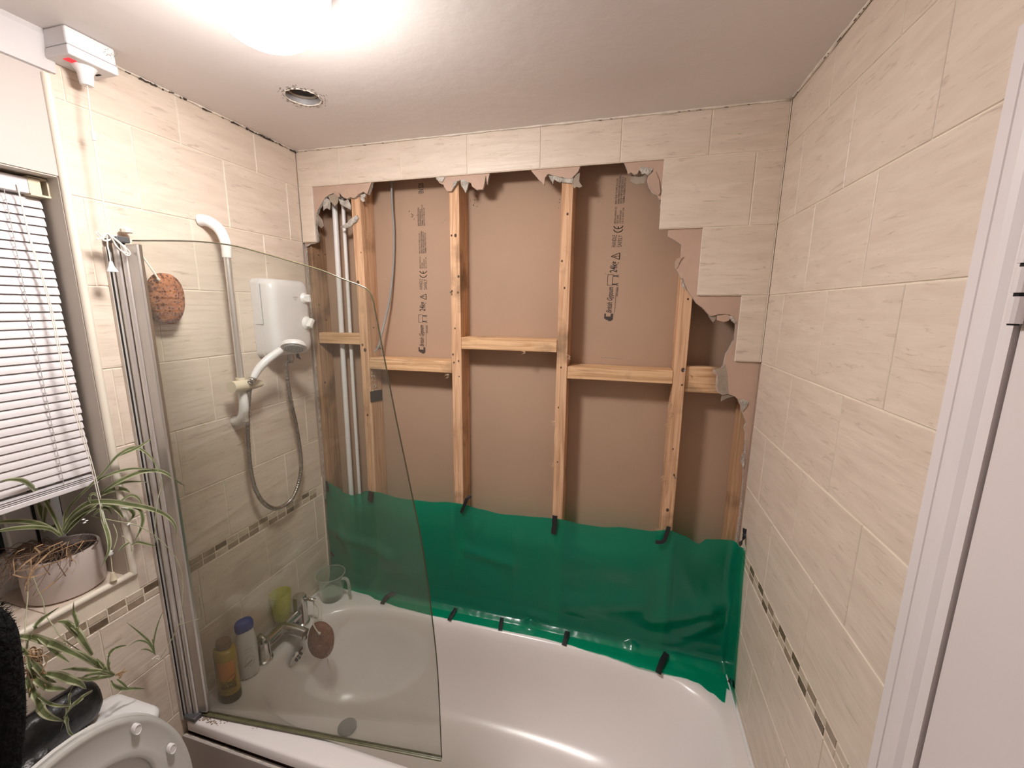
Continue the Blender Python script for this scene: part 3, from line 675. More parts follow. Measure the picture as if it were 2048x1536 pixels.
# curled paper and crumbled core along the tears
def flap(px_pts, y, m, tilt=0., nm='torn_paper', th=.0022):
    P = [at(x, yy, 'y', y) for x, yy in px_pts]
    top = max(p.z for p in P)
    P = [p + Vector((0, (top - p.z) * tilt, 0)) for p in P]
    return obj(nm, MB().prism(jag(P + [P[0]], .0008, 2, len(px_pts) + int(px_pts[0][0]))[:-1], (0, th, 0)), M[m], wall_back)
flap([(646, 400), (643, 420), (650, 415), (656, 418), (660, 400), (655, 397)], .010, 'gypsum', .25, 'gypsum_flake')
flap([(656, 392), (661, 404), (668, 412), (674, 406), (677, 392), (668, 388)], .004, 'boardgrey', .1, 'gypsum_flake')
flap([(676, 395), (679, 408), (686, 412), (692, 415), (698, 418), (700, 410), (695, 398), (688, 402)], .013, 'gypsum', .2, 'gypsum_flake')
flap([(664, 385), (672, 390), (680, 395), (678, 386), (668, 382)], .003, 'boardpink', .0)
flap([(722, 368), (716, 390), (722, 388), (728, 384), (736, 389), (743, 364)], .003, 'boardpink', -.15)
flap([(721, 390), (730, 387), (731, 392), (727, 396), (729, 402), (725, 404), (721, 398)], .010, 'gypsum', .0, 'gypsum_flake', .006)
flap([(636, 430), (632, 450), (638, 455), (644, 450), (643, 440), (638, 432)], .014, 'boardgrey', .3)
flap([(630, 470), (634, 480), (630, 487), (620, 488), (614, 492), (608, 496), (610, 486)], .006, 'gypsum', .1, 'gypsum_flake')
flap([(692, 452), (697, 441), (704, 436), (713, 430), (716, 436), (712, 444), (702, 449), (694, 454)], .012, 'gypsum', .0, 'gypsum_flake', .008)
flap([(680, 454), (697, 444), (706, 448), (700, 454), (690, 456)], .010, 'gypsum', .0, 'gypsum_flake', .006)
flap([(871, 354), (878, 363), (885, 364), (890, 354)], .005, 'gypsum', -.1)
flap([(921, 359), (922, 372), (926, 377), (930, 385), (934, 376), (937, 366), (932, 360)], .006, 'gypsum', .1, 'gypsum_flake', .008)
flap([(904, 374), (908, 363), (915, 360), (912, 368), (907, 375)], .006, 'gypsum', .0, 'gypsum_flake')
flap([(1097, 351), (1101, 360), (1105, 367), (1108, 358), (1114, 362), (1120, 364), (1125, 361), (1124, 354), (1110, 351)], .012, 'gypsum', .2, 'gypsum_flake', .006)
flap([(1124, 356), (1124, 364), (1134, 365), (1145, 366), (1146, 356), (1136, 353)], .010, 'gypsum', .1, 'gypsum_flake', .008)
flap([(1146, 358), (1143, 365), (1148, 376), (1152, 372), (1158, 374), (1164, 371), (1158, 362), (1160, 345), (1154, 348), (1149, 354)], .009, 'boardgrey', .2, 'torn_paper', .004)
flap([(1262, 349), (1261, 363), (1272, 370), (1280, 368), (1288, 367), (1292, 360), (1293, 351), (1284, 348), (1272, 350)], .030, 'boardgrey', -.1, 'torn_paper')
flap([(1279, 338), (1284, 348), (1290, 346), (1296, 350), (1302, 345), (1306, 337), (1296, 336), (1290, 334), (1284, 333)], .004, 'gypsum', .1, 'gypsum_flake', .004)
flap([(1298, 352), (1305, 345), (1312, 344), (1318, 360), (1321, 385), (1316, 391), (1304, 380), (1300, 372)], .0055, 'boardpink', -.05)
flap([(1350, 524), (1354, 517), (1366, 513), (1360, 522), (1356, 534), (1352, 540)], .003, 'boardpink', .1)
flap([(1363, 555), (1364, 572), (1372, 582), (1368, 566)], .004, 'gypsum', .1, 'gypsum_flake')
flap([(1412, 620), (1418, 634), (1426, 645), (1431, 640), (1432, 631)], .011, 'boardgrey', .1)
flap([(1434, 631), (1434, 640), (1448, 644), (1458, 641), (1462, 632), (1450, 629)], .006, 'boardpink', .1)
flap([(1458, 632), (1463, 642), (1470, 648), (1472, 643), (1464, 632)], .005, 'gypsum', .0, 'gypsum_flake')
flap([(1430, 738), (1446, 734), (1450, 728), (1455, 750), (1457, 788), (1444, 789), (1436, 783), (1435, 770), (1436, 752)], .0074, 'boardgrey', .0, 'torn_paper', .0012)
flap([(1444, 792), (1443, 804), (1455, 797), (1468, 794), (1456, 789)], .010, 'boardgrey', .4)
flap([(1478, 800), (1484, 812), (1485, 822), (1492, 815), (1497, 804), (1488, 798)], .005, 'gypsum', .0, 'gypsum_flake')
flap([(1484, 908), (1482, 925), (1487, 938), (1490, 925), (1489, 910)], .006, 'gypsum', .0, 'gypsum_flake', .004)
cr = MB(); rnd = random.Random(9)
for i in range(90):
    t = rnd.random(); py = 880 + t * 220; px = 1493 - t * 18 + rnd.uniform(-2, 2)
    c = at(px, py, 'y', BY0 - .001); r_ = rnd.uniform(.0006, .0026)
    cr.lathe(c, [(0, -r_), (r_, 0), (0, r_)], 5)
for i in range(110):
    t = rnd.random(); py = 490 + t * 480; px = 607 + t * 38 + rnd.uniform(-2, 3)
    c = at(px, py, 'y', BY0 - .001); r_ = rnd.uniform(.0005, .002)
    cr.lathe(c, [(0, -r_), (r_, 0), (0, r_)], 5)
for i in range(30):
    px = rnd.uniform(640, 700); c = at(px, rnd.uniform(378, 388), 'y', BY0 - .0005); cr.lathe(c, [(0, -.001), (.0008, 0), (0, .001)], 4)
obj('gypsum_crumbs', cr, M['gypsum'], wall_back, kind='stuff')

# ================================================================== lamp, vent
lc = Vector((.603, -.738, R(-.02)))
lamp = thing('ceiling_lamp', (lc.x, lc.y, H), 'glowing white opal dome light on the ceiling', 'lamp')
prof = [(.109 * math.cos(a), .103 * math.sin(a)) for a in [math.radians(t) for t in range(-90, 12, 8)]]
obj('opal_shade', MB().lathe(lc, prof, 40, cap=(False, True)), M['lamp'], lamp, smooth=True)
obj('lamp_base', MB().lathe((lc.x, lc.y, H - .018), [(.10, 0), (.112, .003), (.112, .0175), (0, .0175)], 40, cap=(False, True)), M['whiteb'], lamp)
vent = thing('air_vent', (vc.x, vc.y, H), 'open round extractor duct hole in the ceiling with mouldy rim', 'vent')
vm = MB().lathe(vc, [(vr, .012), (vr - .002, .0), (vr - .004, .004), (vr - .004, .05), (vr - .004, .10)], 40, cap=(False, False))
obj('duct', vm, mat('duct_plastic', (.30, .28, .27), .5, var=.2, scale=20), vent, smooth=True, auto=.6)
vm = MB(); rnd = random.Random(2); P = []
for k in range(49):
    a = 2 * math.pi * k / 48; r_ = vr - .001 + rnd.uniform(-.0012, .0015); P.append((vc.x + r_ * math.cos(a), vc.y + r_ * math.sin(a), H - .0005))
vm.tube(P, [rnd.uniform(.0008, .0024) for _ in P], 6); obj('sealant_ring', vm, M['caulk'], vent, smooth=True)
P2 = [(vc.x + (vr - .009) * math.cos(2 * math.pi * k / 40), vc.y + (vr - .009) * math.sin(2 * math.pi * k / 40), H + .016) for k in range(41)]
obj('duct_ring', MB().tube(P2, .0035, 8), M['boardgrey'], vent, smooth=True)
obj('vent_flap', MB().lathe((vc.x - .004, vc.y + .004, H + .045), [(0, 0), (.034, .002), (.036, .006), (0, .006)], 32), mat('flap_plastic', (.42, .40, .39), .4, var=.05), vent)
vm = MB()
for i in range(90):
    a = rnd.uniform(0, 6.283); r_ = vr + abs(rnd.gauss(0, .010)) + .001; l = rnd.uniform(.001, .004)
    c = Vector((vc.x + r_ * math.cos(a), vc.y + r_ * math.sin(a), H - .0003)); d = Vector((-math.sin(a), math.cos(a), 0)) * l
    vm.tube([c - d, c + d], rnd.uniform(.0003, .0011) * (1.4 if r_ < vr + .006 else .7), 4)
obj('mould_spots', vm, mat('grey_mould', (.14, .115, .095), .9), vent, kind='stuff')

# ================================================================== bath
BZ = R(-1.81)
def sup(cx, cy, a, b, n, z, N=96):
    out = []
    for k in range(N):
        t = 2 * math.pi * k / N; c, s = math.cos(t), math.sin(t)
        r_ = (abs(c / a) ** n + abs(s / b) ** n) ** (-1 / n); out.append((cx + r_ * c, cy + r_ * s, z))
    return out
def supc(cx, cy, a, b, n, z): # denser corners for the outer rectangle
    out = []
    for k in range(96):
        t = 2 * math.pi * k / 96; c, s = math.cos(t), math.sin(t)
        r_ = 1 / max(abs(c) / a, abs(s) / b); 
        out.append((cx + r_ * c, cy + r_ * s, z))
    return out
bath = thing('bathtub', (W / 2, -.335, 0), 'white acrylic bathtub filling the alcove beneath the opened wall', 'bathtub')
cx, cy = W / 2, -.334
rg = [supc(cx, cy, cx - .002, .332, 9, BZ - .035), supc(cx, cy, cx - .002, .332, 9, BZ - .006), supc(cx, cy, cx - .005, .329, 9, BZ - .001), supc(cx, cy, cx - .012, .322, 9, BZ)]
bcx = .842
rg += [sup(bcx, -.338, .762, .276, 5, BZ), sup(bcx, -.338, .752, .267, 4.6, BZ - .002), sup(bcx, -.338, .742, .259, 4.4, BZ - .010), sup(bcx - .004, -.338, .731, .252, 4.2, BZ - .028), sup(bcx - .012, -.338, .716, .244, 4, BZ - .07),
       sup(bcx - .030, -.338, .684, .234, 3.6, BZ - .150), sup(bcx - .045, -.338, .655, .224, 3.3, BZ - .200), sup(bcx - .060, -.338, .622, .207, 3, BZ - .242), sup(bcx - .072, -.338, .585, .184, 2.8, BZ - .276), sup(bcx - .082, -.338, .540, .156, 2.6, BZ - .299), sup(bcx - .088, -.338, .47, .122, 2.5, BZ - .313), sup(bcx - .09, -.338, .36, .08, 2.4, BZ - .320), sup(bcx - .09, -.338, .15, .03, 2, BZ - .323)]
obj('tub', MB().rings(rg, cap=(False, True)), M['acrylic'], bath, smooth=True)
obj('bath_panel', MB().box((.003, -.672, .02), (W - .003, -.660, R(-1.864))).box((.003, -.660, .02), (W - .003, -.64, .04)), M['panel'], bath, bevel=.002)
obj('shadow_gap', MB().box((.003, -.655, R(-1.88)), (W - .003, -.650, BZ - .034)), mat('rusty_gap', (.09, .03, .018), .9, var=.4, scale=30), bath)
P = spline([(.01, -.666, R(-1.863)), (.4, -.667, R(-1.865)), (.8, -.666, R(-1.864)), (1.6, -.667, R(-1.864))], 40)
rnd = random.Random(6)
obj('sealant_bead', MB().tube([p + Vector((0, rnd.uniform(-.001, .001), rnd.uniform(-.001, .001))) for p in P], [rnd.uniform(.001, .0028) for _ in P], 6), M['caulk'], bath)
ov = Vector((.118, -.335, BZ - .055))
tl_ = Matrix.Rotation(math.radians(18), 3, 'Y')
def rotated(mb, c, m3):
    for v in mb.v:
        d = m3 @ (v - c); v.x, v.y, v.z = (c + d)
    return mb
o_ = MB().lathe(ov, [(0, .0), (.038, 0), (.039, .004), (.031, .010), (.024, .008), (.0, .008)], 32, 'x')
of = obj('overflow', rotated(o_, ov, tl_), M['chrome'], bath, smooth=True, auto=.5)
o_ = MB()
for k in range(6):
    a = k * math.pi / 3; o_.lathe(ov + Vector((.0095, .013 * math.cos(a), .013 * math.sin(a))), [(0, -.002), (.0045, -.002), (.0045, .0008), (0, .0008)], 10, 'x')
obj('overflow_slots', rotated(o_, ov, tl_), M['black'], of)
dn = Vector((.318, -.337, BZ - .311))
pl = obj('drain', MB().lathe(dn, [(0, .0), (.034, 0), (.034, .003), (.026, .005), (0, .003)], 32), mat('dull_drain_metal', (.30, .30, .28), .4, metal=.8), bath, smooth=True, auto=.5)
# sealant along the right wall
obj('trim_10', MB().tube([(W - .003, -.001, BZ + .003), (W - .003, -.66, BZ + .003)], .006, 8), M['whiteb'], **ST)
obj('trim_11', MB().tube([(.003, -.001, BZ + .002), (.003, -.66, BZ + .002)], .005, 8), M['whiteb'], **ST)
# limescale and dirt on the rim by the pillar
dm = MB(); rnd = random.Random(8)
for i in range(260):
    x = abs(rnd.gauss(0, .045)) + .008; y = -.645 + rnd.gauss(0, .010); 
    if y < -.655: continue
    dm.lathe((x, y, BZ + .0002), [(0, -.0002), (rnd.uniform(.0008, .0032), 0), (0, .0004)], 6)
for x, y in ((.235, -.632), (.246, -.628)): dm.lathe((x, y, BZ + .0005), [(0, -.0002), (.0016, 0), (0, .0006)], 6)
obj('rim_dirt', dm, mat('brown_scale', (.40, .29, .22), .9, var=.3, scale=60), bath, kind='stuff')

# ================================================================== green sheet
sh = MB(); NS, NV = 230, 84
ztop = [(0.0, -1.330), (.03, -1.337), (.07, -1.350), (.10, -1.372), (.138, -1.378), (.175, -1.366), (.21, -1.348), (.26, -1.346), (.378, -1.360), (.50, -1.357), (.602, -1.346), (.65, -1.347), (.73, -1.358), (.811, -1.366), (.92, -1.360), (1.007, -1.354), (1.05, -1.353), (1.12, -1.361), (1.19, -1.361), (1.278, -1.350), (1.36, -1.350), (1.43, -1.336), (1.47, -1.348), (1.528, -1.372), (1.55, -1.350), (1.60, -1.344), (1.645, -1.338), (1.80, -1.310)]
yedge = [(0, -.016), (.12, -.03), (.22, -.035), (.28, -.052), (.40, -.066), (.535, -.070), (.70, -.068), (.831, -.067), (1.0, -.064), (1.09, -.068), (1.2, -.078), (1.42, -.104), (1.50, -.104), (1.54, -.112), (1.58, -.140), (1.61, -.165), (1.66, -.165), (1.8, -.165)]
def lerp_tab(t, s):
    for (a, b), (c, d) in zip(t, t[1:]):
        if a <= s <= c: q = (s - a) / (c - a); q = q * q * (3 - 2 * q); return b + (d - b) * q
    return t[-1][1] if s > t[-1][0] else t[0][1]
SMAX = W - .006 + .125
def sheet_pt(s, v):
    # v 0..0.78 hanging face, 0.78..1 flange on the bath rim
    xc = W - .03
    zt = R(lerp_tab(ztop, min(s, 1.645)))
    vf = .74
    wrap = max(0., s - xc)
    if wrap > .024: wrap = .024 + (wrap - .024) * (.50 + .50 * min(1, v / vf))
    yoff = .014 - .012 * min(1, v / vf) ** 1.4
    # folds
    wn = mnoise.noise(Vector((s * 3.1, v * 2.4, 0))) * .010 + mnoise.noise(Vector((s * 9, v * 5, 4))) * .0035
    env = math.sin(min(1, v / vf) * math.pi) ** .6
    crease = -.006 * math.exp(-((s - .862) / .006) ** 2) * (1 if v > .12 else v / .12) - .005 * math.exp(-((s - 1.443) / .006) ** 2) - .0025 * math.exp(-((s - .60) / .008) ** 2)
    fold = 0
    for (s0, v0, s1, v1, a_, w_) in ((.03, .02, .10, .5, .006, .02), (.03, .35, .30, .47, .007, .022), (.16, .15, .60, .05, .003, .03), (.52, .70, .28, .45, .004, .03), (.66, .33, .86, .37, .006, .02), (1.10, .60, 1.35, .50, .008, .04), (1.44, .10, 1.58, .45, .007, .03), (1.40, .60, 1.62, .40, .008, .03), (1.62, .5, 1.44, .75, .006, .02), (.94, .72, 1.06, .76, .010, .014), (1.15, .66, 1.40, .74, .004, .02), (.42, .40, .18, .62, .005, .03), (1.02, .15, 1.30, .28, .005, .05)):
        dx, dv = s1 - s0, v1 - v0; L2 = dx * dx + dv * dv * .25; t = max(0, min(1, ((s - s0) * dx + (v - v0) * dv * .25) / L2))
        d_ = math.hypot(s - s0 - dx * t, (v - v0 - dv * t) * .5); fold -= a_ * math.exp(-(d_ / w_) ** 2) 
    zb = BZ + .006
    if v <= vf:
        q = v / vf; z = zt + (zb + .020 - zt) * q; y = yoff + (wn * 1.3 + fold * 1.7) * env + crease * (.3 + .7 * env)
        y = min(y, .0175)
        y -= max(0, v / vf - .9) * .10
    else:
        q = (v - vf) / (1 - vf); ye = lerp_tab(yedge, min(s, 1.8))
        y0_ = -.009; y = y0_ + (ye - y0_) * q
        bump_ = max(0, 1 - q * 2.6) * .018 + .0014 * abs(mnoise.noise(Vector((s * 30, q * 3, 1)))) + .003 * max(0, mnoise.noise(Vector((s * 14, q * 2, 7)))) * (1 - q)
        peak = .022 * math.exp(-((s - .945) / .022) ** 2) * math.exp(-((q - .25) / .3) ** 2) + .012 * math.exp(-((s - 1.33) / .02) ** 2) * math.exp(-((q - .2) / .3) ** 2) + .010 * math.exp(-((s - 1.49) / .03) ** 2) * math.exp(-((q - .35) / .3) ** 2)
        z = zb - .0045 + bump_ + peak
        z -= max(0, (-y - .062)) ** 1 * .10
        z = max(z, BZ + .0016 if s > 1.36 else BZ - .0015)
        y += .0012 * mnoise.noise(Vector((s * 40, 0, 3)))
    x = s
    if s > xc:
        a_ = min(wrap / .024, 1) * math.pi / 2; r_ = .0155
        x = xc + r_ * math.sin(a_); yy = -r_ * (1 - math.cos(a_)) - max(0, wrap - .024)
        x = x + .0085
        if v <= vf: y = y * math.cos(a_) + yy; x += -abs(wn) * math.sin(a_) * .8
        else:
            y = y * .6 + yy - .01; z += .002
        if s > W + .02 and v <= vf: z = z + (s - W - .02) * .25 * (1 - v)
    return Vector((max(.004, min(x, W - .003)), y, z))
for j in range(NV + 1):
    for i in range(NS + 1): sh.v.append(sheet_pt(.005 + (SMAX - .005) * i / NS, j / NV))
for j in range(NV):
    for i in range(NS):
        a = j * (NS + 1) + i; sh.f.append((a, a + 1, a + NS + 2, a + NS + 1)); sh.mi.append(0)
sheet = obj('polythene_sheet', sh, M['sheet'], smooth=True, origin=(W / 2, 0, BZ)); sheet['label'] = 'translucent green plastic sheet taped over the lower opened wall above the bath'; sheet['category'] = 'plastic sheet'
# tape strips
def tape(pts, w_, label, nrm):
    P = spline(pts, 5); nrm = Vector(nrm); mb = MB(); rings = []
    rnd = random.Random(int(P[0].x * 1000))
    for i, p in enumerate(P):
        t = (P[min(i + 1, len(P) - 1)] - P[max(i - 1, 0)]).normalized(); d = t.cross(nrm).normalized(); n_ = d.cross(t).normalized()
        if n_.dot(nrm) < 0: n_ = -n_
        ww = w_ / 2 * rnd.uniform(.88, 1.1); cu = .0012
        rings.append([p - d * ww, p + n_ * cu * .6, p + d * ww, p + d * ww + n_ * .0008, p + n_ * (cu + .0004), p - d * ww + n_ * .0008])
    mb.rings(rings)
    o = obj('tape_strip', mb, M['tape'], origin=P[0]); o['label'] = label; o['category'] = 'tape'; o['group'] = 'black tape strips holding the green sheet'
    return o
yn = (0, -1, .1); ys = -.004
def tp(pxs, y=None, z=None):
    out = []
    for i, (a, b) in enumerate(pxs):
        out.append(at(a, b, 'y', y[i] if isinstance(y, (list, tuple)) else y) if y is not None else at(a, b, 'z', z[i] if isinstance(z, (list, tuple)) else z))
    return out
tape(tp([(653, 962), (655, 974), (657, 984)], .003), .012, 'small black tape bunch at the top left corner of the green sheet', yn)
tape(tp([(743, 983), (740, 1003)], .006), .026, 'broad short black tape at the sheet top on the left pine stud, behind the glass', yn)
tape(tp([(942, 992), (934, 998), (929, 1010), (922, 1026)], [.004, -.006, -.002, .004]), .013, 'twisted black tape at the sheet top on the second pine stud, peeling to the right', yn)
tape(tp([(1110, 1031), (1109, 1050), (1107, 1068)], .006), .019, 'straight upright black tape at the sheet top below the third pine stud', yn)
tape(tp([(1338, 1053), (1333, 1068), (1326, 1083), (1311, 1084)], [.006, .002, -.004, -.006]), .014, 'curled black tape hooked to the left at the sheet top below the fourth pine stud', yn)
tape([at(1490, 1057, 'x', W - .004), at(1489, 1070, 'x', W - .004), at(1486, 1082, 'x', W - .012), at(1479, 1089, 'x', W - .030)], .012, 'thin black tape at the sheet\'s top right corner against the tiled right wall', (-.7, -.7, 0))
tape(tp([(662, 1104), (668, 1114)], [-.004, -.004]), .010, 'small black tape tuft halfway down the sheet\'s left edge, above the clear jug', yn)
zt_ = BZ + .012
tape(tp([(796, 1185), (784, 1188), (773, 1194), (764, 1208)], z=[zt_ + .006, zt_ + .004, zt_ , BZ + .004]), .018, 'curved black tape on the bath edge seen through the glass, leftmost of the lower row', (0, -.5, 1))
tape(tp([(912, 1217), (905, 1228), (898, 1241)], z=[zt_, zt_ - .003, BZ + .002]), .016, 'black tape on the bath edge just right of the glass screen edge', (0, -.5, 1))
tape(tp([(1004, 1234), (1002, 1247), (1000, 1261)], z=[zt_, zt_ - .003, BZ + .002]), .015, 'upright black tape on the bath edge, left of the crumpled peak in the sheet', (0, -.5, 1))
tape(tp([(1136, 1260), (1132, 1275), (1128, 1291)], z=[zt_, zt_ - .003, BZ + .0]), .018, 'black tape on the bath edge, right of the crumpled peak in the sheet', (0, -.5, 1))
tape(tp([(1333, 1306), (1323, 1326), (1316, 1347)], z=[BZ + .020, BZ + .015, BZ + .006]), .020, 'longest black tape on the bath edge, near the right vertical fold of the sheet', (0, -.5, 1))
tape(tp([(1458, 1358), (1467, 1368), (1477, 1379)], z=[BZ + .045, BZ + .036, BZ + .022]), .018, 'black tape at the sheet\'s bottom right corner on the bath rim by the wall', (0, -.5, 1))
o = obj('tape_patch', MB().prism([Vector((.2545, p.y, p.z)) for p in (at(740, 783, 'x', .2545), at(764, 779, 'x', .2545), at(765, 801, 'x', .2545), at(741, 805, 'x', .2545))], (.0006, 0, 0)), M['tape']); o['label'] = 'square black tape patch stuck on the side of the left pine stud'; o['category'] = 'tape'

# ================================================================== shower screen
p0 = Vector((.045, -.640, 0)); p1 = Vector((.82, -.565, 0)); du = (p1 - p0).normalized(); nu = Vector((-du.y, du.x, 0))
def onpane(px, py):
    d = RT * ((px - 1024) / F) + FW + UP * ((768 - py) / F); t = nu.dot(p0 - CAM) / nu.dot(d); return CAM + d * t
scr = thing('shower_screen', (.02, -.64, BZ), 'frameless glass bath screen with curved top hinged on a chrome pillar', 'shower screen')
outl = [(.050, -1.797)] ; out3 = []
top_px = [(380, 482), (460, 490), (520, 505), (580, 522), (640, 540), (690, 560), (722, 572), (738, 583), (746, 604), (752, 635), (790, 830), (818, 965), (845, 1100), (864, 1240), (875, 1350), (882, 1500)]
edge3 = [Vector((p0.x, p0.y, 0)) + du * .012 + Vector((0, 0, R(-.418)))] + [onpane(*p) for p in top_px]
end = edge3[-1].copy(); end.z = BZ + .014
edge3.append(end)
poly = spline(edge3, 4) + [Vector((p0.x, p0.y, 0)) + du * .012 + Vector((0, 0, BZ + .014))]
pane_off = nu * .005
obj('glass_pane', MB().prism(poly, tuple(pane_off)), M['glass'], scr, origin=(.4, -.6, R(-.4)))
ep = spline(edge3, 6)
obj('glass_edge', MB().tube([p + pane_off * .5 for p in ep], .0017, 6), M['gedge'], scr, smooth=True)
b0 = Vector((p0.x, p0.y, 0)) + du * .012; b1 = Vector((end.x, end.y, 0))
sb = MB(); 
for off_, r_ in ((.002, .004), (-.003, .003)): sb.tube([b0 + nu * off_ + Vector((0, 0, BZ + .008)), b1 + nu * off_ + Vector((0, 0, BZ + .008))], r_, 8)
sb.prism([b0 - nu * .004 + Vector((0, 0, BZ + .004)), b1 - nu * .004 + Vector((0, 0, BZ + .004)), b1 + nu * .008 + Vector((0, 0, BZ + .004)), b0 + nu * .008 + Vector((0, 0, BZ + .004))], (0, 0, .006))
obj('bottom_seal', sb, M['seal'], scr)
PT, PB = R(-.425), BZ + .012
def vpoly(pts, z0=PB, z1=PT): return [Vector((x, y, z0)) for x, y in pts], (0, 0, z1 - z0)
def vprism(pts, m, nm, z0=PB, z1=PT, **k):
    P_, o_ = vpoly(pts, z0, z1); return obj(nm, MB().prism(P_, o_), m, scr, **k)
vprism([(0.001, -.668), (.010, -.668), (.012, -.664), (.012, -.640), (.001, -.640)], mat('channel_satin', (.62, .57, .52), .4, metal=.25), 'wall_channel', BZ, R(-.435))
vprism([(.012, -.6665), (.014, -.6665), (.014, -.6635), (.012, -.6635)], M['black'], 'channel_groove', BZ, R(-.435))
obj('hinge_tube', MB().lathe((.022, -.651, PB), [(0, 0), (.0085, 0), (.0085, PT - PB), (0, PT - PB)], 20), M['satin'], scr, smooth=True, auto=.6)
vprism([(.026, -.646), (.036, -.646), (.036, -.640), (.026, -.640)], M['darkmetal'], 'hinge_gap')
obj('hinge_tube', MB().lathe((.040, -.6465, PB), [(0, 0), (.0075, 0), (.0075, PT - PB - .004), (0, PT - PB - .004)], 20), M['satin'], scr, smooth=True, auto=.6)
vprism([tuple((p0 + du * a_ + nu * b_).xy) for a_, b_ in ((.002, -.007), (.028, -.005), (.030, 0), (.030, .008), (.002, .010))], M['alu'], 'glass_clamp', BZ + .02, R(-.428), bevel=.0015)
obj('end_cap', MB().box((.010, -.668, R(-.425)), (.052, -.638, R(-.410))), M['darkplastic'], scr, bevel=.003)
obj('end_cap', MB().box((.012, -.668, BZ + .001), (.056, -.634, BZ + .016)), M['darkplastic'], scr, bevel=.004)

# ================================================================== electric shower
sy0, sy1, sz0, sz1 = -.262, -.078, R(-.752), R(-.480)
shw = thing('electric_shower', (.0, (sy0 + sy1) / 2, sz0), 'white electric shower unit with two dial knobs on the tiled wall', 'shower heater')
sm = MB(); rings = []
def rr(y0, y1, z0, z1, r, x, n=6):
    out = []
    for (yc, zc, a0) in ((y1 - r, z0 + r, -90), (y1 - r, z1 - r, 0), (y0 + r, z1 - r, 90), (y0 + r, z0 + r, 180)):
        for k in range(n + 1):
            a = math.radians(a0 + 90 * k / n); out.append((x, yc + r * math.cos(a), zc + r * math.sin(a)))
    return out
for x, ins, r in ((.001, 0, .018), (.030, 0, .018)): rings.append(rr(sy0 + ins, sy1 - ins, sz0 + ins, sz1 - ins, r, x))
obj('back_plate', MB().rings(rings), M['white'], shw, smooth=True, auto=.6)
rings = [rr(sy0 + ins, sy1 - ins, sz0 + ins + z_, sz1 - ins, r, x) for x, ins, r, z_ in ((.0305, .0015, .020, 0), (.060, .002, .022, .002), (.074, .006, .028, .003), (.082, .014, .03, .004), (.085, .026, .03, .006), (.086, .06, .02, .006))]
obj('front_cover', MB().rings(rings), M['white'], shw, smooth=True, auto=1.0)
obj('cover_gap', MB().rings([rr(sy0 + .002, sy1 - .002, sz0 + .002, sz1 - .002, .018, .0299), rr(sy0 + .002, sy1 - .002, sz0 + .002, sz1 - .002, .018, .0307)]).box((.010, sy0 - .0006, sz0 + .115), (.040, sy0 + .001, sz0 + .117)).box((.0395, sy0 - .0002, sz0 + .115), (.0408, sy0 + .002, sz1 - .02)), M['lightgrey'], shw)
for i, (zc, yc, rk) in enumerate(((R(-.545), -.113, .016), (R(-.636), -.110, .021))):
    kb = obj('dial', MB().lathe((.085, yc, zc), [(0, -.004), (rk + .004, 0), (rk + .004, .002), (rk, .006), (rk * .8, .010), (0, .011)], 32, 'x'), M['whiteb'], shw, smooth=True, auto=.6)
    g_ = MB().box((.094, yc - rk * .38, zc - rk * .85), (.094 + .016, yc + rk * .38, zc + rk * .85)); rotated(g_, Vector((.094, yc, zc)), Matrix.Rotation(math.radians(-35 if i else 10), 3, 'X'))
    obj('knob', g_, M['whiteb'], kb, bevel=.003)
def wall_text(body, y0, y1, z0, z1, x, mb, **kw):
    v, f = text_mesh(body, 1., **kw); xs = [p[0] for p in v]; ys_ = [p[1] for p in v]; ax, bx, ay, by = min(xs), max(xs), min(ys_), max(ys_)
    mb.add([(x, y0 + (p - ax) / (bx - ax) * (y1 - y0), z0 + (q - ay) / (by - ay) * (z1 - z0)) for p, q in v], f)
for body, q_, kw in (('TRITON', (-.168, -.146, R(-.545), R(-.540)), dict(bold=.02)), ('T70xr', (-.165, -.150, R(-.5525), R(-.5475)), dict(bold=.01)), ('power', (-.115, -.105, R(-.522), R(-.519)), {}), ('temp', (-.117, -.107, R(-.668), R(-.665)), {})):
    tm = MB(); wall_text(body, *q_, .0866, tm, **kw); obj('printed_text', tm, M['lightgrey'], shw)
obj('indicator_lamp', MB().lathe((.0855, -.112, R(-.524) - .004), [(0, 0), (.002, 0), (.002, .001), (0, .0015)], 10, 'x'), M['red'], shw)
obj('outlet', MB().lathe((.045, -.160, sz0 - .030), [(0, 0), (.008, 0), (.008, .008), (.011, .010), (.011, .03), (0, .032)], 16), M['hose'], shw, smooth=True, auto=.6)
obj('relief_valve', MB().lathe((.045, -.125, sz0 - .016), [(0, 0), (.004, 0), (.006, .006), (.005, .018), (0, .018)], 12).tube([(.045, -.125, sz0 - .010), (.050, -.118, sz0 - .020)], .003, 8), M['darkmetal'], shw)
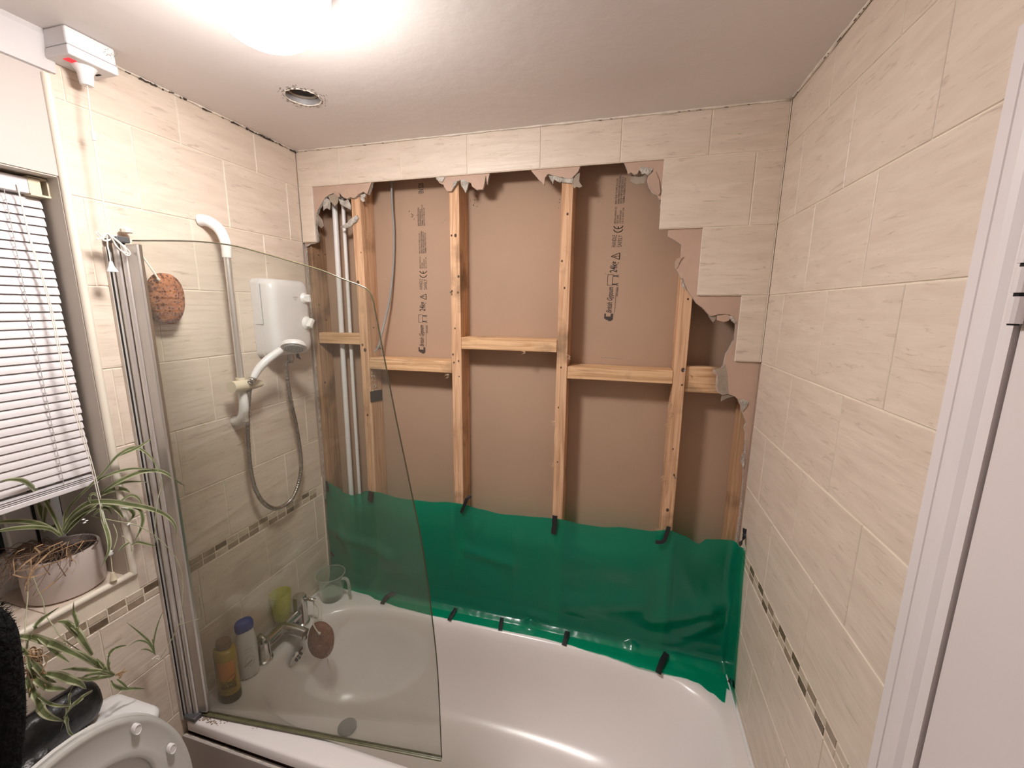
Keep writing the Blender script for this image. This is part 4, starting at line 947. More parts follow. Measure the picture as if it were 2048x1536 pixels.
# riser rail
rail = thing('riser_rail', (0, -.385, R(-.64)), 'chrome riser rail with white curved end brackets', 'shower rail')
rx = .058
obj('tube', MB().lathe((rx, -.386, R(-.945)), [(0, 0), (.0095, 0), (.0095, .53), (0, .53)], 20), M['satin'], rail, smooth=True, auto=.6)
for sgn, zc in ((1, R(-.325)), (-1, R(-.950))):
    P = spline([(.001, -.412 if sgn > 0 else -.375, zc), (.022, -.404 if sgn > 0 else -.377, zc - sgn * .002), (.045, -.392 if sgn > 0 else -.382, zc - sgn * .022), (rx, -.386, zc - sgn * .060), (rx, -.386, zc - sgn * .105)], 6)
    n_ = len(P); obj('bracket', MB().tube(P, [.017 - .004 * (i / (n_ - 1)) for i in range(n_)], 16), M['whiteb'], rail, smooth=True, auto=.9)
hold = obj('slider', MB().tube([(.070, -.432, R(-.822)), (.070, -.355, R(-.826)), (.072, -.325, R(-.828))], [.0185, .0165, .011], 20).tube([(.058, -.386, R(-.845)), (.058, -.386, R(-.800))], .015, 16), M['cream'], rail, smooth=True, auto=.7)
# hand shower
hs = thing('hand_shower', (.09, -.33, R(-.80)), 'white hand shower head resting in the cream slider', 'shower head')
hb, ht = at(506, 757, 'x', .095), at(562, 700, 'x', .125)
P = spline([hb, at(517, 738, 'x', .100), at(537, 718, 'x', .112), ht], 6); n_ = len(P)
obj('handle', MB().tube(P, [.0105 + .0025 * math.sin(i / (n_ - 1) * 2.6) for i in range(n_)], 16), M['white'], hs, smooth=True)
hc = at(588, 692, 'x', .135); ax_ = Vector((.25, -.42, -.88)).normalized()
def disc(mb, c, ax, prof, n=32):
    u = ax.orthogonal().normalized(); v = ax.cross(u)
    return mb.rings([[c + ax * h + (u * math.cos(2 * math.pi * k / n) + v * math.sin(2 * math.pi * k / n)) * r for k in range(n)] for r, h in prof])
obj('head', disc(MB(), hc, ax_, [(.001, -.016), (.020, -.015), (.036, -.010), (.0415, .0), (.0405, .007), (.037, .009), (.001, .009)]), M['white'], hs, smooth=True, auto=.7)
obj('spray_plate', disc(MB(), hc, ax_, [(.001, .009), (.034, .0092), (.033, .0115), (.001, .0115)]), mat('spray_plate', (.50, .52, .53), .4), hs)
nzm = MB(); u_ = ax_.orthogonal().normalized(); v_ = ax_.cross(u_)
for rr_, nn in ((.009, 6), (.018, 12), (.027, 18)):
    for k in range(nn):
        a = 2 * math.pi * k / nn; disc(nzm, hc + (u_ * math.cos(a) + v_ * math.sin(a)) * rr_, ax_, [(.0013, .011), (.0013, .0140)], 6)
obj('nozzles', nzm, M['lightgrey'], hs)
obj('collar', MB().tube([hb + (hb - P[1]).normalized() * .012, hb], .0115, 16), M['chrome'], hs, smooth=True)
# hose
hp = [at(572, 722, 'x', .045), at(575, 760, 'x', .045), at(583, 810, 'x', .045), at(592, 850, 'x', .045), at(600, 900, 'x', .042), at(602, 935, 'x', .040), at(596, 970, 'x', .038), at(584, 997, 'x', .038), at(567, 1012, 'x', .040), at(548, 1017, 'x', .042), at(528, 1006, 'x', .045), at(512, 982, 'x', .045), at(502, 945, 'x', .045), at(497, 900, 'x', .048), at(495, 850, 'x', .055), at(497, 800, 'x', .065), at(500, 770, 'x', .080), hb + (hb - P[1]).normalized() * .012]
HP = spline(hp, 26); n_ = len(HP)
hose = obj('shower_hose', MB().tube(HP, [.0076 if i % 4 < 2 else .0062 for i in range(n_)], 12), M['hose'], smooth=True); hose['label'] = 'ribbed metal shower hose looping down the tiled wall'; hose['category'] = 'hose'

# ================================================================== sponges
def sponge(name, c, rx_, ry_, rz_, rot, m, label, npore, cordpts, knot=None):
    t = thing(name, c, label, 'sponge'); mb = MB(); N_, K_ = 36, 22; rings = []
    c = Vector(c)
    for i in range(1, K_):
        ph = math.pi * i / K_ - math.pi / 2; ring = []
        for k in range(N_):
            a = 2 * math.pi * k / N_
            sg = lambda q: math.copysign(abs(q) ** .85, q)
            d = Vector((sg(math.cos(ph)) * sg(math.cos(a)) * rx_, sg(math.cos(ph)) * sg(math.sin(a)) * ry_, sg(math.sin(ph)) * rz_ * (1 if ph > 0 else 1)))
            d *= 1 + .03 * mnoise.noise(d * 40)
            ring.append(c + rot @ d)
        rings.append(ring)
    mb.rings(rings); body = obj('sponge_body', mb, M[m], t, smooth=True)
    rnd = random.Random(len(label)); pm = MB()
    for i in range(npore):
        a = rnd.uniform(-1.6, 1.6) - .6; ph = math.asin(rnd.uniform(-.93, .93))
        sg = lambda q: math.copysign(abs(q) ** .85, q)
        d = Vector((sg(math.cos(ph)) * sg(math.cos(a)) * rx_, sg(math.cos(ph)) * sg(math.sin(a)) * ry_, sg(math.sin(ph)) * rz_)) * 1.001
        p = c + rot @ d; r_ = rnd.uniform(.0012, .0036) * (1 if m == 'sponge' else .6); n_ = (rot @ Vector((d.x / rx_ ** 2, d.y / ry_ ** 2, d.z / rz_ ** 2))).normalized()
        disc(pm, p, n_, [(r_ * .4, -.0008), (r_, 0), (r_ * .5, .0003)], 7)
    obj('pores', pm, M['pore'], t, kind='stuff')
    for cp in cordpts: obj('string', MB().tube(spline(cp, 6), .0021, 6), M['cord'], t, smooth=True)
    if knot is not None: obj('string_knot', MB().lathe(knot, [(0, -.004), (.004, -.002), (.0045, .002), (0, .004)], 10), M['cord'], t, smooth=True)
    return t
sc_c = at(331, 598, 'x', .035)
sponge('bath_sponge', sc_c, .022, .047, .068, Matrix.Rotation(math.radians(-6), 3, 'X'), 'sponge', 'large orange sponge hanging by the top of the screen pillar', 260, [[at(285, 512, 'x', .022), at(300, 533, 'x', .035), at(317, 558, 'x', .060)]], at(317, 559, 'x', .058))
# tap (bath mixer)
tap = thing('bath_tap', (.06, -.33, BZ), 'chrome bath mixer tap with two pillars and levers on the rim', 'tap')
TY0, TY1 = -.425, -.243
for y_, h_ in ((TY0, .074), (TY1, .118)):
    obj('pillar', MB().lathe((.062, y_, BZ + .0005), [(0, 0), (.031, 0), (.031, .004), (.026, .008), (.025, h_ - .006), (.022, h_), (0, h_ + .001)], 24), M['chrome'], tap, smooth=True, auto=.7)
obj('mixer_body', MB().tube([(.062, TY0, BZ + .050), (.062, TY1, BZ + .050)], .0200, 20), M['chrome'], tap, smooth=True, auto=.7)
obj('spout', MB().tube(spline([(.062, -.335, BZ + .052), (.10, -.335, BZ + .057), (.140, -.335, BZ + .055), (.165, -.335, BZ + .050)], 5), .0190, 16, flat=.8).lathe((.157, -.335, BZ + .028), [(.010, 0), (.0115, .002), (.0115, .018), (.0, .02)], 16), M['chrome'], tap, smooth=True, auto=.7)
obj('lever', MB().tube([(.065, TY1, BZ + .106), (.105, TY1 + .004, BZ + .110), (.128, TY1 + .006, BZ + .108)], [.007, .006, .0075], 12, flat=.6), M['chrome'], tap, smooth=True)
obj('lever', MB().tube([(.062, TY0, BZ + .070), (.072, TY0, BZ + .082), (.050, TY0 + .002, BZ + .090)], [.012, .012, .010], 12), M['chrome'], tap, smooth=True)
obj('diverter_knob', MB().lathe((.086, -.300, BZ + .042), [(0, 0), (.010, .002), (.011, .012), (.008, .018), (0, .018)], 14, 'x'), M['darkmetal'], tap, smooth=True, auto=.7)
sc2 = at(642, 1280, 'y', -.30)
lv = Vector((.122, TY1 + .005, BZ + .100))
sponge('bath_sponge', sc2, .051, .030, .074, Matrix.Rotation(math.radians(8), 3, 'Y'), 'sponge2', 'brown pumice-like sponge hanging by strings from the bath tap lever', 160, [[lv, lv + Vector((.012, -.012, -.03)), at(626, 1245, 'y', -.325), at(634, 1262, 'y', -.331), at(640, 1266, 'y', -.330)], [lv + Vector((0, 0, .012)), lv + Vector((.035, 0, -.005)), at(643, 1238, 'y', -.30)], [lv, lv + Vector((.02, 0, -.03)), at(636, 1240, 'y', -.31)], [at(655, 1318, 'y', -.30), at(665, 1354, 'y', -.30)]], at(639, 1267, 'y', -.332))

# ================================================================== things on the bath rim
def vtext_cyl(body, ang0, ang1, z0, z1, c, r, mb, **kw):
    v, f = text_mesh(body, 1., **kw); xs = [p[0] for p in v]; ys_ = [p[1] for p in v]; ax, bx, ay, by = min(xs), max(xs), min(ys_), max(ys_)
    mb.add([(c[0] + r * math.cos(ang0 + (p - ax) / (bx - ax) * (ang1 - ang0)), c[1] + r * math.sin(ang0 + (p - ax) / (bx - ax) * (ang1 - ang0)), z0 + (q - ay) / (by - ay) * (z1 - z0)) for p, q in v], f)
# orange shower gel bottle
bc = Vector((.078, -.568, BZ)); br = .0345
b1_ = thing('shower_gel_bottle', bc, 'amber shower gel bottle with orange label standing on the bath rim', 'bottle')
obj('bottle_body', MB().lathe(bc, [(0, .001), (br - .003, .001), (br, .005), (br, .165), (br - .002, .178), (br - .010, .184), (0, .185)], 32, sy=.8), M['orange'], b1_, smooth=True, auto=.7)
obj('bottle_base', MB().lathe(bc, [(0, .0), (br - .001, 0), (br + .0006, .004), (br + .0006, .030), (br, .031)], 32, sy=.8, cap=(True, False)), M['olive'], b1_, smooth=True, auto=.7)
obj('cap', MB().lathe(bc, [(0, .184), (br - .012, .184), (br - .010, .190), (br - .012, .206), (0, .207)], 28, sy=.8), M['cap'], b1_, smooth=True, auto=.7)
ca = math.atan2(CAM.y - bc.y, CAM.x - bc.x)
lb = MB(); n = 14; r2 = br + .0007
g0, g1 = ca - .95, ca + .55
def cylp(a, z): return (bc.x + r2 * math.cos(a), bc.y + .8 * r2 * math.sin(a), BZ + z)
lb.rings([[cylp(g0 + (g1 - g0) * k / n, z) for k in range(n + 1)] for z in (.085, .150)], closed=False)
obj('orange_label', lb, M['orangelab'], b1_)
tm = MB()
def ctext(body, a0, a1, z0, z1, **kw):
    v, f = text_mesh(body, 1., **kw); xs = [p[0] for p in v]; ys_ = [p[1] for p in v]; ax, bx, ay, by = min(xs), max(xs), min(ys_), max(ys_)
    r3 = br + .0012
    tm.add([(bc.x + r3 * math.cos(a0 + (p - ax) / (bx - ax) * (a1 - a0)), bc.y + .8 * r3 * math.sin(a0 + (p - ax) / (bx - ax) * (a1 - a0)), BZ + z0 + (q - ay) / (by - ay) * (z1 - z0)) for p, q in v], f)
ctext('ORIGINAL', ca - .75, ca + .55, .069, .075, bold=.03); ctext('SOURCE', ca - .78, ca + .55, .056, .067, bold=.05); ctext('with mint', ca - .6, ca + .4, .042, .047)
P = []
for k in range(25):
    a = 2 * math.pi * k / 24; P.append(Vector((bc.x, bc.y, BZ)) + Vector(((br + .001) * math.cos(ca + .15 + .42 * math.cos(a)), .8 * (br + .001) * math.sin(ca + .15 + .42 * math.cos(a)), .088 + .010 * math.sin(a) + .006 * math.cos(a))))
tm.tube(P, .0007, 5)
for z in (.078, .053): tm.tube([cylp(ca - .8 + 1.35 * k / 10, z) for k in range(11)], .0004, 4)
obj('printed_text', tm, mat('dark_print', (.05, .05, .02), .5), b1_)
# white bottle with blue flip cap
b2c = Vector((.072, -.490, BZ)); b2 = thing('lotion_bottle', b2c, 'white flat lotion bottle with blue cap behind the amber bottle', 'bottle')
def ovr(c, a, b, z, rotz, n=28, e=2.6):
    out = []
    for k in range(n):
        t = 2 * math.pi * k / n; c_, s_ = math.cos(t), math.sin(t); r_ = (abs(c_ / a) ** e + abs(s_ / b) ** e) ** (-1 / e); x, y = r_ * c_, r_ * s_
        out.append((c.x + x * math.cos(rotz) - y * math.sin(rotz), c.y + x * math.sin(rotz) + y * math.cos(rotz), c.z + z))
    return out
ra = math.radians(65)
obj('bottle_body', MB().rings([ovr(b2c, a, b, z, ra) for a, b, z in ((.022, .012, 0.0005), (.027, .017, .006), (.030, .019, .03), (.031, .020, .09), (.030, .019, .135), (.026, .017, .166), (.022, .015, .178))]), M['bottlewhite'], b2, smooth=True, auto=.9)
obj('cap', MB().rings([ovr(b2c, a, b, z, ra) for a, b, z in ((.025, .017, .1785), (.027, .0185, .184), (.027, .0185, .203), (.022, .016, .212), (.012, .01, .215))]), M['bluecap'], b2, smooth=True, auto=.9)
tm = MB(); nd = Vector((math.sin(ra), -math.cos(ra), 0)); ud = Vector((math.cos(ra), math.sin(ra), 0))
if nd.dot(CAM - b2c) < 0: nd = -nd; 
if ud.dot(RT) < 0: ud = -ud
def ptext(body, u0, u1, z0, z1, **kw):
    v, f = text_mesh(body, 1., **kw); xs = [p[0] for p in v]; ys_ = [p[1] for p in v]; ax, bx, ay, by = min(xs), max(xs), min(ys_), max(ys_)
    tm.add([b2c + nd * .0206 + ud * (u0 + (p - ax) / (bx - ax) * (u1 - u0)) + Vector((0, 0, z0 + (q - ay) / (by - ay) * (z1 - z0))) for p, q in v], f)
ptext('simple', -.012, .010, .112, .120); ptext('moisture', -.012, .010, .104, .109)
P = [b2c + nd * .0205 + ud * (.013 * math.cos(2 * math.pi * k / 24)) + Vector((0, 0, .070 + .018 * math.sin(2 * math.pi * k / 24))) for k in range(25)]
tm.tube(P, .0005, 4); tm.tube([b2c + nd * .021 + ud * -.018 + Vector((0, 0, .058)), b2c + nd * .021 + ud * .006 + Vector((0, 0, .070))], .002, 5)
obj('printed_text', tm, M['lightgrey'], b2)
# yellow beaker standing on the mixer body
cc = Vector((.0405, -.308, BZ + .067))
cup = thing('plastic_cup', cc, 'yellow translucent plastic beaker standing on the bath tap', 'cup')
cup_prof = [(0, .0), (.026, .0), (.028, .003), (.037, .108), (.0355, .108), (.0265, .005), (0, .004)]
obj('cup_wall', MB().lathe(cc, cup_prof, 32, cap=(False, False)), M['yellow'], cup, smooth=True, auto=.8)
# clear jug on the corner
jc = Vector((.082, -.088, BZ + .0008))
jug = thing('measuring_jug', jc, 'clear plastic jug with a handle in the corner of the bath', 'jug')
obj('jug_wall', MB().lathe(jc, [(0, 0), (.040, 0), (.044, .004), (.058, .112), (.0595, .114), (.0585, .115), (.0565, .112), (.0425, .006), (0, .003)], 40, cap=(False, False)), M['clear'], jug, smooth=True, auto=.8)
obj('jug_rim', MB().tube([(jc.x + .0585 * math.cos(2 * math.pi * k / 40), jc.y + .0585 * math.sin(2 * math.pi * k / 40), jc.z + .114) for k in range(41)], .0018, 6), M['clearrim'], jug, smooth=True)
ha = math.radians(0)
hd = Vector((math.cos(ha), math.sin(ha), 0))
obj('handle', MB().tube(spline([jc + hd * .056 + Vector((0, 0, .100)), jc + hd * .074 + Vector((0, 0, .104)), jc + hd * .086 + Vector((0, 0, .092)), jc + hd * .090 + Vector((0, 0, .060)), jc + hd * .090 + Vector((0, 0, .030))], 6), .0065, 10, flat=.55), M['clearrim'], jug, smooth=True)

# ================================================================== pull switch
sx0, sx1, ya1, ya0 = .001, .078, -.628, -.718
sw = thing('pull_switch', (.04, -.673, H), 'white ceiling pull-cord switch with red light in the corner above the window', 'switch')
zt2, zb1, zb2 = H - .001, R(-.036), R(-.056)
obj('mounting_box', MB().box((sx0, ya0, zb1), (sx1, ya1, zt2)), M['white'], sw, bevel=.004)
obj('cover', MB().box((sx0, ya0 - .001, zb2), (sx1 + .002, ya1 + .001, zb1 - .001)), M['white'], sw, bevel=.003)
obj('box_seam', MB().box((sx0, ya0 + .001, zb1 - .0012), (sx1 - .001, ya1 - .001, zb1 + .0002)), M['lightgrey'], sw)
obj('neon_indicator', MB().box((.042, ya0 + .010, zb2 - .001), (.060, ya0 + .024, zb2 + .001)), M['neon'], sw)
pc = Vector((.044, -.672, zb2))
obj('cord_outlet', MB().lathe(pc, [(0, .002), (.022, .001), (.019, -.004), (.014, -.012), (.012, -.034), (.010, -.036), (0, -.036)], 28), M['whiteb'], sw, smooth=True, auto=.7)
obj('cover_slot', MB().box((.030, ya1 - .018, zb2 - .0006), (.046, ya1 - .013, zb2 + .001)), M['black'], sw)
stn = MB(); rnd = random.Random(12)
for i in range(26): stn.lathe((sx1 + .0003, -.640 + rnd.gauss(0, .006), R(-.018) + rnd.gauss(0, .006)), [(0, -.0002), (rnd.uniform(.0005, .0014), 0), (0, .0004)], 6, 'x')
obj('mould_spots', stn, mat('green_grey_mould', (.22, .25, .23), .9), sw, kind='stuff')
# cord: its own thing
cdp = [pc + Vector((0, 0, -.036)), at(180, 225, 'x', .046), at(186, 270, 'x', .047), at(200, 360, 'x', .048), at(211, 430, 'x', .050), at(216, 445, 'x', .052), at(215, 462, 'x', .056)]
cord = sw
obj('cord', MB().tube(spline(cdp, 8), .0014, 8), M['cord'], cord, smooth=True)
obj('cord_joint', MB().tube([at(185, 262, 'x', .048), at(188, 281, 'x', .048)], .0032, 10), M['whiteb'], cord)
cm_ = MB(); q = lambda x, y, d=.060: at(x, y, 'x', d)
loops = [[(215, 466), (204, 472), (196, 464), (192, 466), (200, 474), (208, 480), (216, 480), (222, 478)], [(215, 466), (205, 478), (212, 482), (221, 478), (215, 468)], [(217, 468), (226, 474), (233, 480), (245, 490), (258, 502), (260, 509), (254, 511), (244, 503), (232, 492), (226, 480), (217, 468)], [(217, 468), (230, 477), (243, 488), (256, 500), (258, 507), (250, 507), (238, 500), (230, 490), (224, 478)],
         [(218, 468), (228, 476), (240, 485), (252, 497), (257, 505), (252, 509), (240, 500), (231, 488), (224, 476), (217, 467)], [(220, 470), (228, 484), (234, 494), (246, 503), (254, 505), (250, 497), (236, 484), (222, 472)], [(193, 479), (203, 477), (214, 474), (228, 472), (234, 470)]]
for i, lp in enumerate(loops): cm_.tube(spline([q(x, y, .060 + .003 * (i % 3)) for x, y in lp], 6), .0013, 6)
obj('cord_coil', cm_, M['cord'], cord, smooth=True)
obj('cord', MB().tube(spline([q(215, 466), q(215, 490, .066), q(219, 510, .068), q(221, 524, .068)], 6), .0014, 8), M['cord'], cord, smooth=True)
bt = q(222, 526, .068)
obj('pull_bell', MB().lathe(bt, [(0, .004), (.003, .003), (.0045, -.004), (.0065, -.010), (.0105, -.018), (.0105, -.020), (0, -.020)], 20), M['whiteb'], cord, smooth=True, auto=.7)
obj('sealant_lump', MB().lathe(at(253, 461, 'x', .02), [(0, -.008), (.012, -.005), (.013, .002), (.006, .008), (0, .009)], 9), M['caulk'], scr)

# ================================================================== blind
BX = -.055
bl = thing('venetian_blind', (BX, -1.0, R(-.30)), 'white venetian blind lowered over the window', 'blind')
obj('headrail', MB().box((BX - .022, -1.74, R(-.335)), (BX + .016, -.752, R(-.302))), M['slat'], bl, bevel=.002)
obj('end_bracket', MB().box((BX - .024, -.762, R(-.338)), (BX + .020, -.727, R(-.334))).box((BX - .024, -.762, R(-.302)), (BX + .018, -.727, R(-.298))).box((BX + .016, -.762, R(-.336)), (BX + .018, -.742, R(-.300))).box((BX - .024, -.731, R(-.336)), (BX + .018, -.727, R(-.300))), M['cream'], bl)
# one slat, curved, tilted nearly closed
sl = MB(); N_ = 6; prof2 = []
for k in range(N_ + 1):
    t = k / N_ - .5; prof2.append((.0245 * t, .0028 * (1 - 4 * t * t)))
tilt = math.radians(66)
pts2 = [(a * math.cos(tilt) + b * math.sin(tilt), -a * math.sin(tilt) + b * math.cos(tilt)) for a, b in prof2]
yA, yB = -.738, -1.72; yc_ = (yA + yB) / 2
sl.rings([[(x, yA - yc_, z) for x, z in pts2], [(x, yB - yc_, z) for x, z in pts2]], closed=False)
me = bpy.data.meshes.new('slat'); me.from_pydata(sl.v, [], sl.f); me.materials.append(M['slat']); me.polygons.foreach_set('use_smooth', [True] * len(me.polygons)); me.update()
NSL = 34; zs0, zs1 = R(-.350), R(-.978)
for i in range(NSL):
    z = zs0 + (zs1 - zs0) * i / (NSL - 1)
    o = place('slat', me, (BX, yc_ + random.uniform(-.001, .001), z), bl); o.rotation_euler = (0, random.uniform(-.03, .03), 0)
obj('bottom_rail', MB().box((BX - .012, yB, R(-1.022)), (BX + .014, yA + .004, R(-1.010))), M['slat'], bl, bevel=.002)
for k in range(3): obj('stacked_slat', MB().box((BX - .012, yB, R(-1.008 + .0045 * k)), (BX + .013, yA - .002 * k, R(-1.006 + .0045 * k))), M['slat'], bl)
lc_ = MB()
for y_ in (-.80, -1.30):
    for dx in (-.013, .013): lc_.tube([(BX + dx, y_, R(-.335)), (BX + dx, y_, R(-1.01))], .0007, 5)
    for i in range(NSL): z = zs0 + (zs1 - zs0) * i / (NSL - 1) - .006; lc_.tube([(BX - .013, y_, z), (BX + .013, y_ + .002, z)], .0006, 4)
obj('ladder_cord', lc_, mat('grey_cord', (.45, .42, .40), .8), bl, kind='stuff')
P = spline([at(34, 368, 'x', BX + .02), at(60, 480, 'x', BX + .022), at(96, 600, 'x', BX + .03), at(130, 760, 'x', BX + .045), at(178, 920, 'x', BX + .055), at(194, 985, 'x', BX + .057), at(200, 1010, 'x', .004), at(209, 1050, 'x', .006), at(217, 1095, 'x', .006), at(220, 1106, 'x', .006)], 6)
obj('pull_cord', MB().tube(P, .0011, 6).tube([p + Vector((0, .004 * math.sin(min(1, i / 20) * 1.5), 0)) for i, p in enumerate(P[:34])], .0011, 6), M['cord'], bl, smooth=True)
kp = at(221, 1107, 'x', .006); obj('cord_knot', MB().lathe(kp, [(0, -.006), (.005, -.004), (.006, .0), (.004, .004), (.0055, .007), (0, .010)], 12), M['whiteb'], bl, smooth=True)
bb = at(226, 1150, 'x', .007)
obj('cord_bell', MB().lathe(bb, [(0, .008), (.0035, .007), (.0075, -.010), (.008, -.013), (0, -.014)], 18).tube([kp, bb + Vector((0, 0, .006))], .0010, 6), M['cream'], bl, smooth=True, auto=.7)

# ================================================================== spider plant
PCc = Vector((-.100, -.803, WB))
pot = thing('potted_spider_plant', PCc, 'spider plant with arching striped leaves in a taupe pot on the window sill', 'plant')
PR, PHt = .073, .110
obj('pot', MB().lathe(PCc, [(0, .0008), (PR - .006, .0008), (PR, .006), (PR + .001, .05), (PR - .001, PHt - .004), (PR - .003, PHt), (PR - .007, PHt - .001), (PR - .008, PHt - .03), (0, PHt - .03)], 48), M['terracotta'], pot, smooth=True, auto=.7)
obj('soil', MB().lathe(PCc, [(0, PHt - .012), (PR - .03, PHt - .013), (PR - .0085, PHt - .022), (0, PHt - .031)], 24), M['soil'], pot)
def leaf(parent, pts, wmax, wd=(0, 0, 1), mats=('leaf', 'leafedge'), nm='leaf', base=.45):
    P = spline(pts, 7); n = len(P); ws = []
    for i in range(n):
        t = i / (n - 1); ws.append(max(.0004, wmax * .82 * (base + (1 - base) * math.sin(min(1, t / .45) * math.pi / 2)) * (1 if t < .45 else math.cos((t - .45) / .55 * math.pi / 2) ** .8)))
    return obj(nm, MB().ribbon(P, ws, wd), [M[mats[0]], M[mats[1]]], parent, smooth=True)
Q = lambda x, y, d: at(x / 3.84, y / 3.84 + 850, 'x', d)
root = Q(485, 830, -.095)
mainleaves = [
 ([(485, 830, -.095), (500, 720, -.09), (560, 600, -.07), (690, 470, -.03), (790, 370, .0), (900, 240, .03), (1010, 175, .05), (1080, 185, .06), (1150, 240, .07), (1200, 310, .075), (1222, 390, .08)], .0045),
 ([(905, 238, .03), (1000, 200, .05), (1080, 160, .06), (1168, 98, .065)], .0045),
 ([(730, 440, -.02), (800, 400, .0), (900, 360, .02), (1010, 337, .04), (1110, 338, .055), (1200, 348, .06)], .0045),
 ([(740, 580, -.05), (800, 510, -.02), (900, 440, .02), (1050, 370, .045), (1180, 348, .06), (1270, 368, .07), (1350, 425, .075), (1420, 468, .08)], .0065),
 ([(770, 545, -.04), (820, 500, -.02), (900, 455, .01), (1000, 435, .03), (1145, 440, .045)], .005),
 ([(745, 565, -.05), (800, 520, -.02), (880, 492, .0), (950, 495, .015), (1000, 520, .02)], .009),
 ([(480, 810, -.095), (530, 720, -.085), (600, 650, -.06), (700, 595, -.03), (850, 588, .01), (1000, 610, .04), (1150, 640, .06), (1270, 690, .07), (1345, 770, .075), (1352, 855, .075)], .0085),
 ([(780, 610, -.03), (850, 615, .0), (900, 650, .015), (952, 720, .02)], .007),
 ([(1020, 632, .04), (1075, 660, .05), (1095, 730, .05), (1075, 810, .05), (1030, 895, .05)], .006),
 ([(480, 850, -.095), (430, 730, -.09), (350, 580, -.07), (270, 490, -.05), (190, 430, -.03), (100, 418, -.02), (0, 430, -.02)], .0075),
 ([(470, 850, -.095), (400, 800, -.09), (290, 755, -.08), (150, 738, -.07), (0, 745, -.06), (-60, 760, -.06)], .007),
 ([(460, 850, -.095), (390, 800, -.085), (280, 785, -.075), (130, 792, -.07), (0, 812, -.06), (-60, 830, -.06)], .006),
 ([(490, 820, -.095), (500, 700, -.09), (540, 620, -.08), (600, 550, -.06), (720, 458, -.03)], .005),
 ([(495, 825, -.095), (550, 740, -.08), (620, 680, -.06), (690, 640, -.04), (760, 600, -.03)], .0075),
 ([(500, 835, -.095), (560, 770, -.08), (640, 690, -.06), (700, 650, -.05), (745, 640, -.04)], .0065),
 ([(345, 760, -.12), (320, 680, -.13), (300, 620, -.13), (275, 565, -.13)], .008),
 ([(340, 740, -.12), (350, 660, -.12), (370, 600, -.12), (382, 555, -.12)], .007),
 ([(930, 640, .02), (1000, 650, .03), (1025, 690, .03), (985, 750, .03)], .006),
 ([(720, 690, -.05), (780, 640, -.03), (830, 640, -.01), (860, 690, .0)], .006),
 ([(1010, 920, .05), (1060, 900, .055), (1130, 915, .055), (1200, 932, .055)], .004),
 ([(1000, 900, .05), (950, 930, .05), (910, 975, .05)], .004),
 ([(700, 600, -.03), (690, 545, -.03), (720, 525, -.03), (760, 560, -.03)], .004),
 ([(770, 600, -.02), (790, 720, .0), (830, 850, .02), (835, 960, .03), (780, 1090, .03)], .006),
 ([(920, 590, .02), (1000, 540, .035), (1060, 560, .04), (1095, 620, .045)], .004),
 ([(480, 840, -.095), (440, 780, -.10), (380, 790, -.10), (330, 830, -.10)], .005),
]
for pts, wm in mainleaves: leaf(pot, [Q(x, y, d) for x, y, d in pts], wm, (0, .3, 1) if abs(pts[-1][0] - pts[0][0]) > abs(pts[-1][1] - pts[0][1]) else (0, 1, .1))
stm = MB()
stem_pts = [[(700, 700, -.05), (900, 740, .02), (1050, 770, .05), (1200, 860, .068), (1330, 990, .08), (1390, 1120, .085), (1405, 1250, .088), (1390, 1500, .09)], [(1220, 390, .08), (1245, 450, .08), (1215, 560, .078), (1195, 700, .078), (1190, 920, .075)], [(870, 760, .02), (900, 850, .03), (870, 960, .03)], [(940, 850, .04), (1000, 910, .05), (1010, 970, .05)]]
for sp_ in stem_pts: stm.tube(spline([Q(*p) for p in sp_], 6), .0011, 6)
Q5 = lambda x, y, d: at(x / 4.316, y / 4.316 + 1180, 'x', d)
stm.tube(spline([Q(1390, 1500, .09), Q5(1550, 290, .088), Q5(1480, 430, .07), Q5(1390, 580, .06)], 6), .0011, 6)
stm.tube(spline([Q5(1550, 300, .088), Q5(1640, 270, .088), Q5(1730, 240, .088), Q5(1735, 180, .088), Q5(1715, 60, .088)], 6), .0008, 6)
Q7 = lambda x, y, d: at(x / 6.98, y / 6.98 + 1080, 'x', d)
stm.tube(spline([Q7(460, 500, .0), Q7(530, 700, .012), Q7(600, 850, .018), Q7(640, 1050, .03), Q7(750, 1200, .05), Q7(900, 1400, .07), Q5(880, 640, .09)], 6), .0011, 6)
stm.tube(spline([Q7(400, 500, .0), Q7(385, 800, .015), Q7(365, 1050, .03), Q7(350, 1350, .06), Q5(250, 500, .09)], 6), .0011, 6)
obj('runner_stems', stm, M['leafedge'], pot, smooth=True)
# plantlets
pl_a = thing('spider_plantlet', Q5(1000, 730, .09), 'spider plantlet with roots hanging over the toilet cistern, middle of the three', 'plant', 'baby spider plants on runners')
for pts, wm in (([(990, 735), (900, 680), (850, 645), (720, 570), (600, 520), (430, 450)], .008), ([(980, 735), (900, 705), (750, 690), (620, 680), (530, 690)], .005), ([(980, 740), (880, 755), (760, 772), (670, 755)], .006), ([(970, 735), (860, 720), (760, 735), (680, 775)], .005), ([(960, 725), (935, 650), (935, 570), (1000, 500), (1095, 478)], .006), ([(960, 780), (990, 830), (1060, 852), (1160, 850), (1255, 855)], .0055), ([(1010, 770), (1060, 810), (1110, 862)], .004), ([(800, 560), (720, 440), (640, 340), (570, 280), (490, 272)], .0095), ([(690, 400), (665, 300), (640, 200), (636, 98)], .0055), ([(700, 400), (660, 340), (590, 290), (585, 270)], .005), ([(960, 730), (890, 650), (835, 590)], .004)):
    leaf(pl_a, [Q5(x, y, .09 + .01 * (i % 2)) for i, (x, y) in enumerate(pts)], wm, (0, .5, 1))
rt = MB(); rnd = random.Random(21)
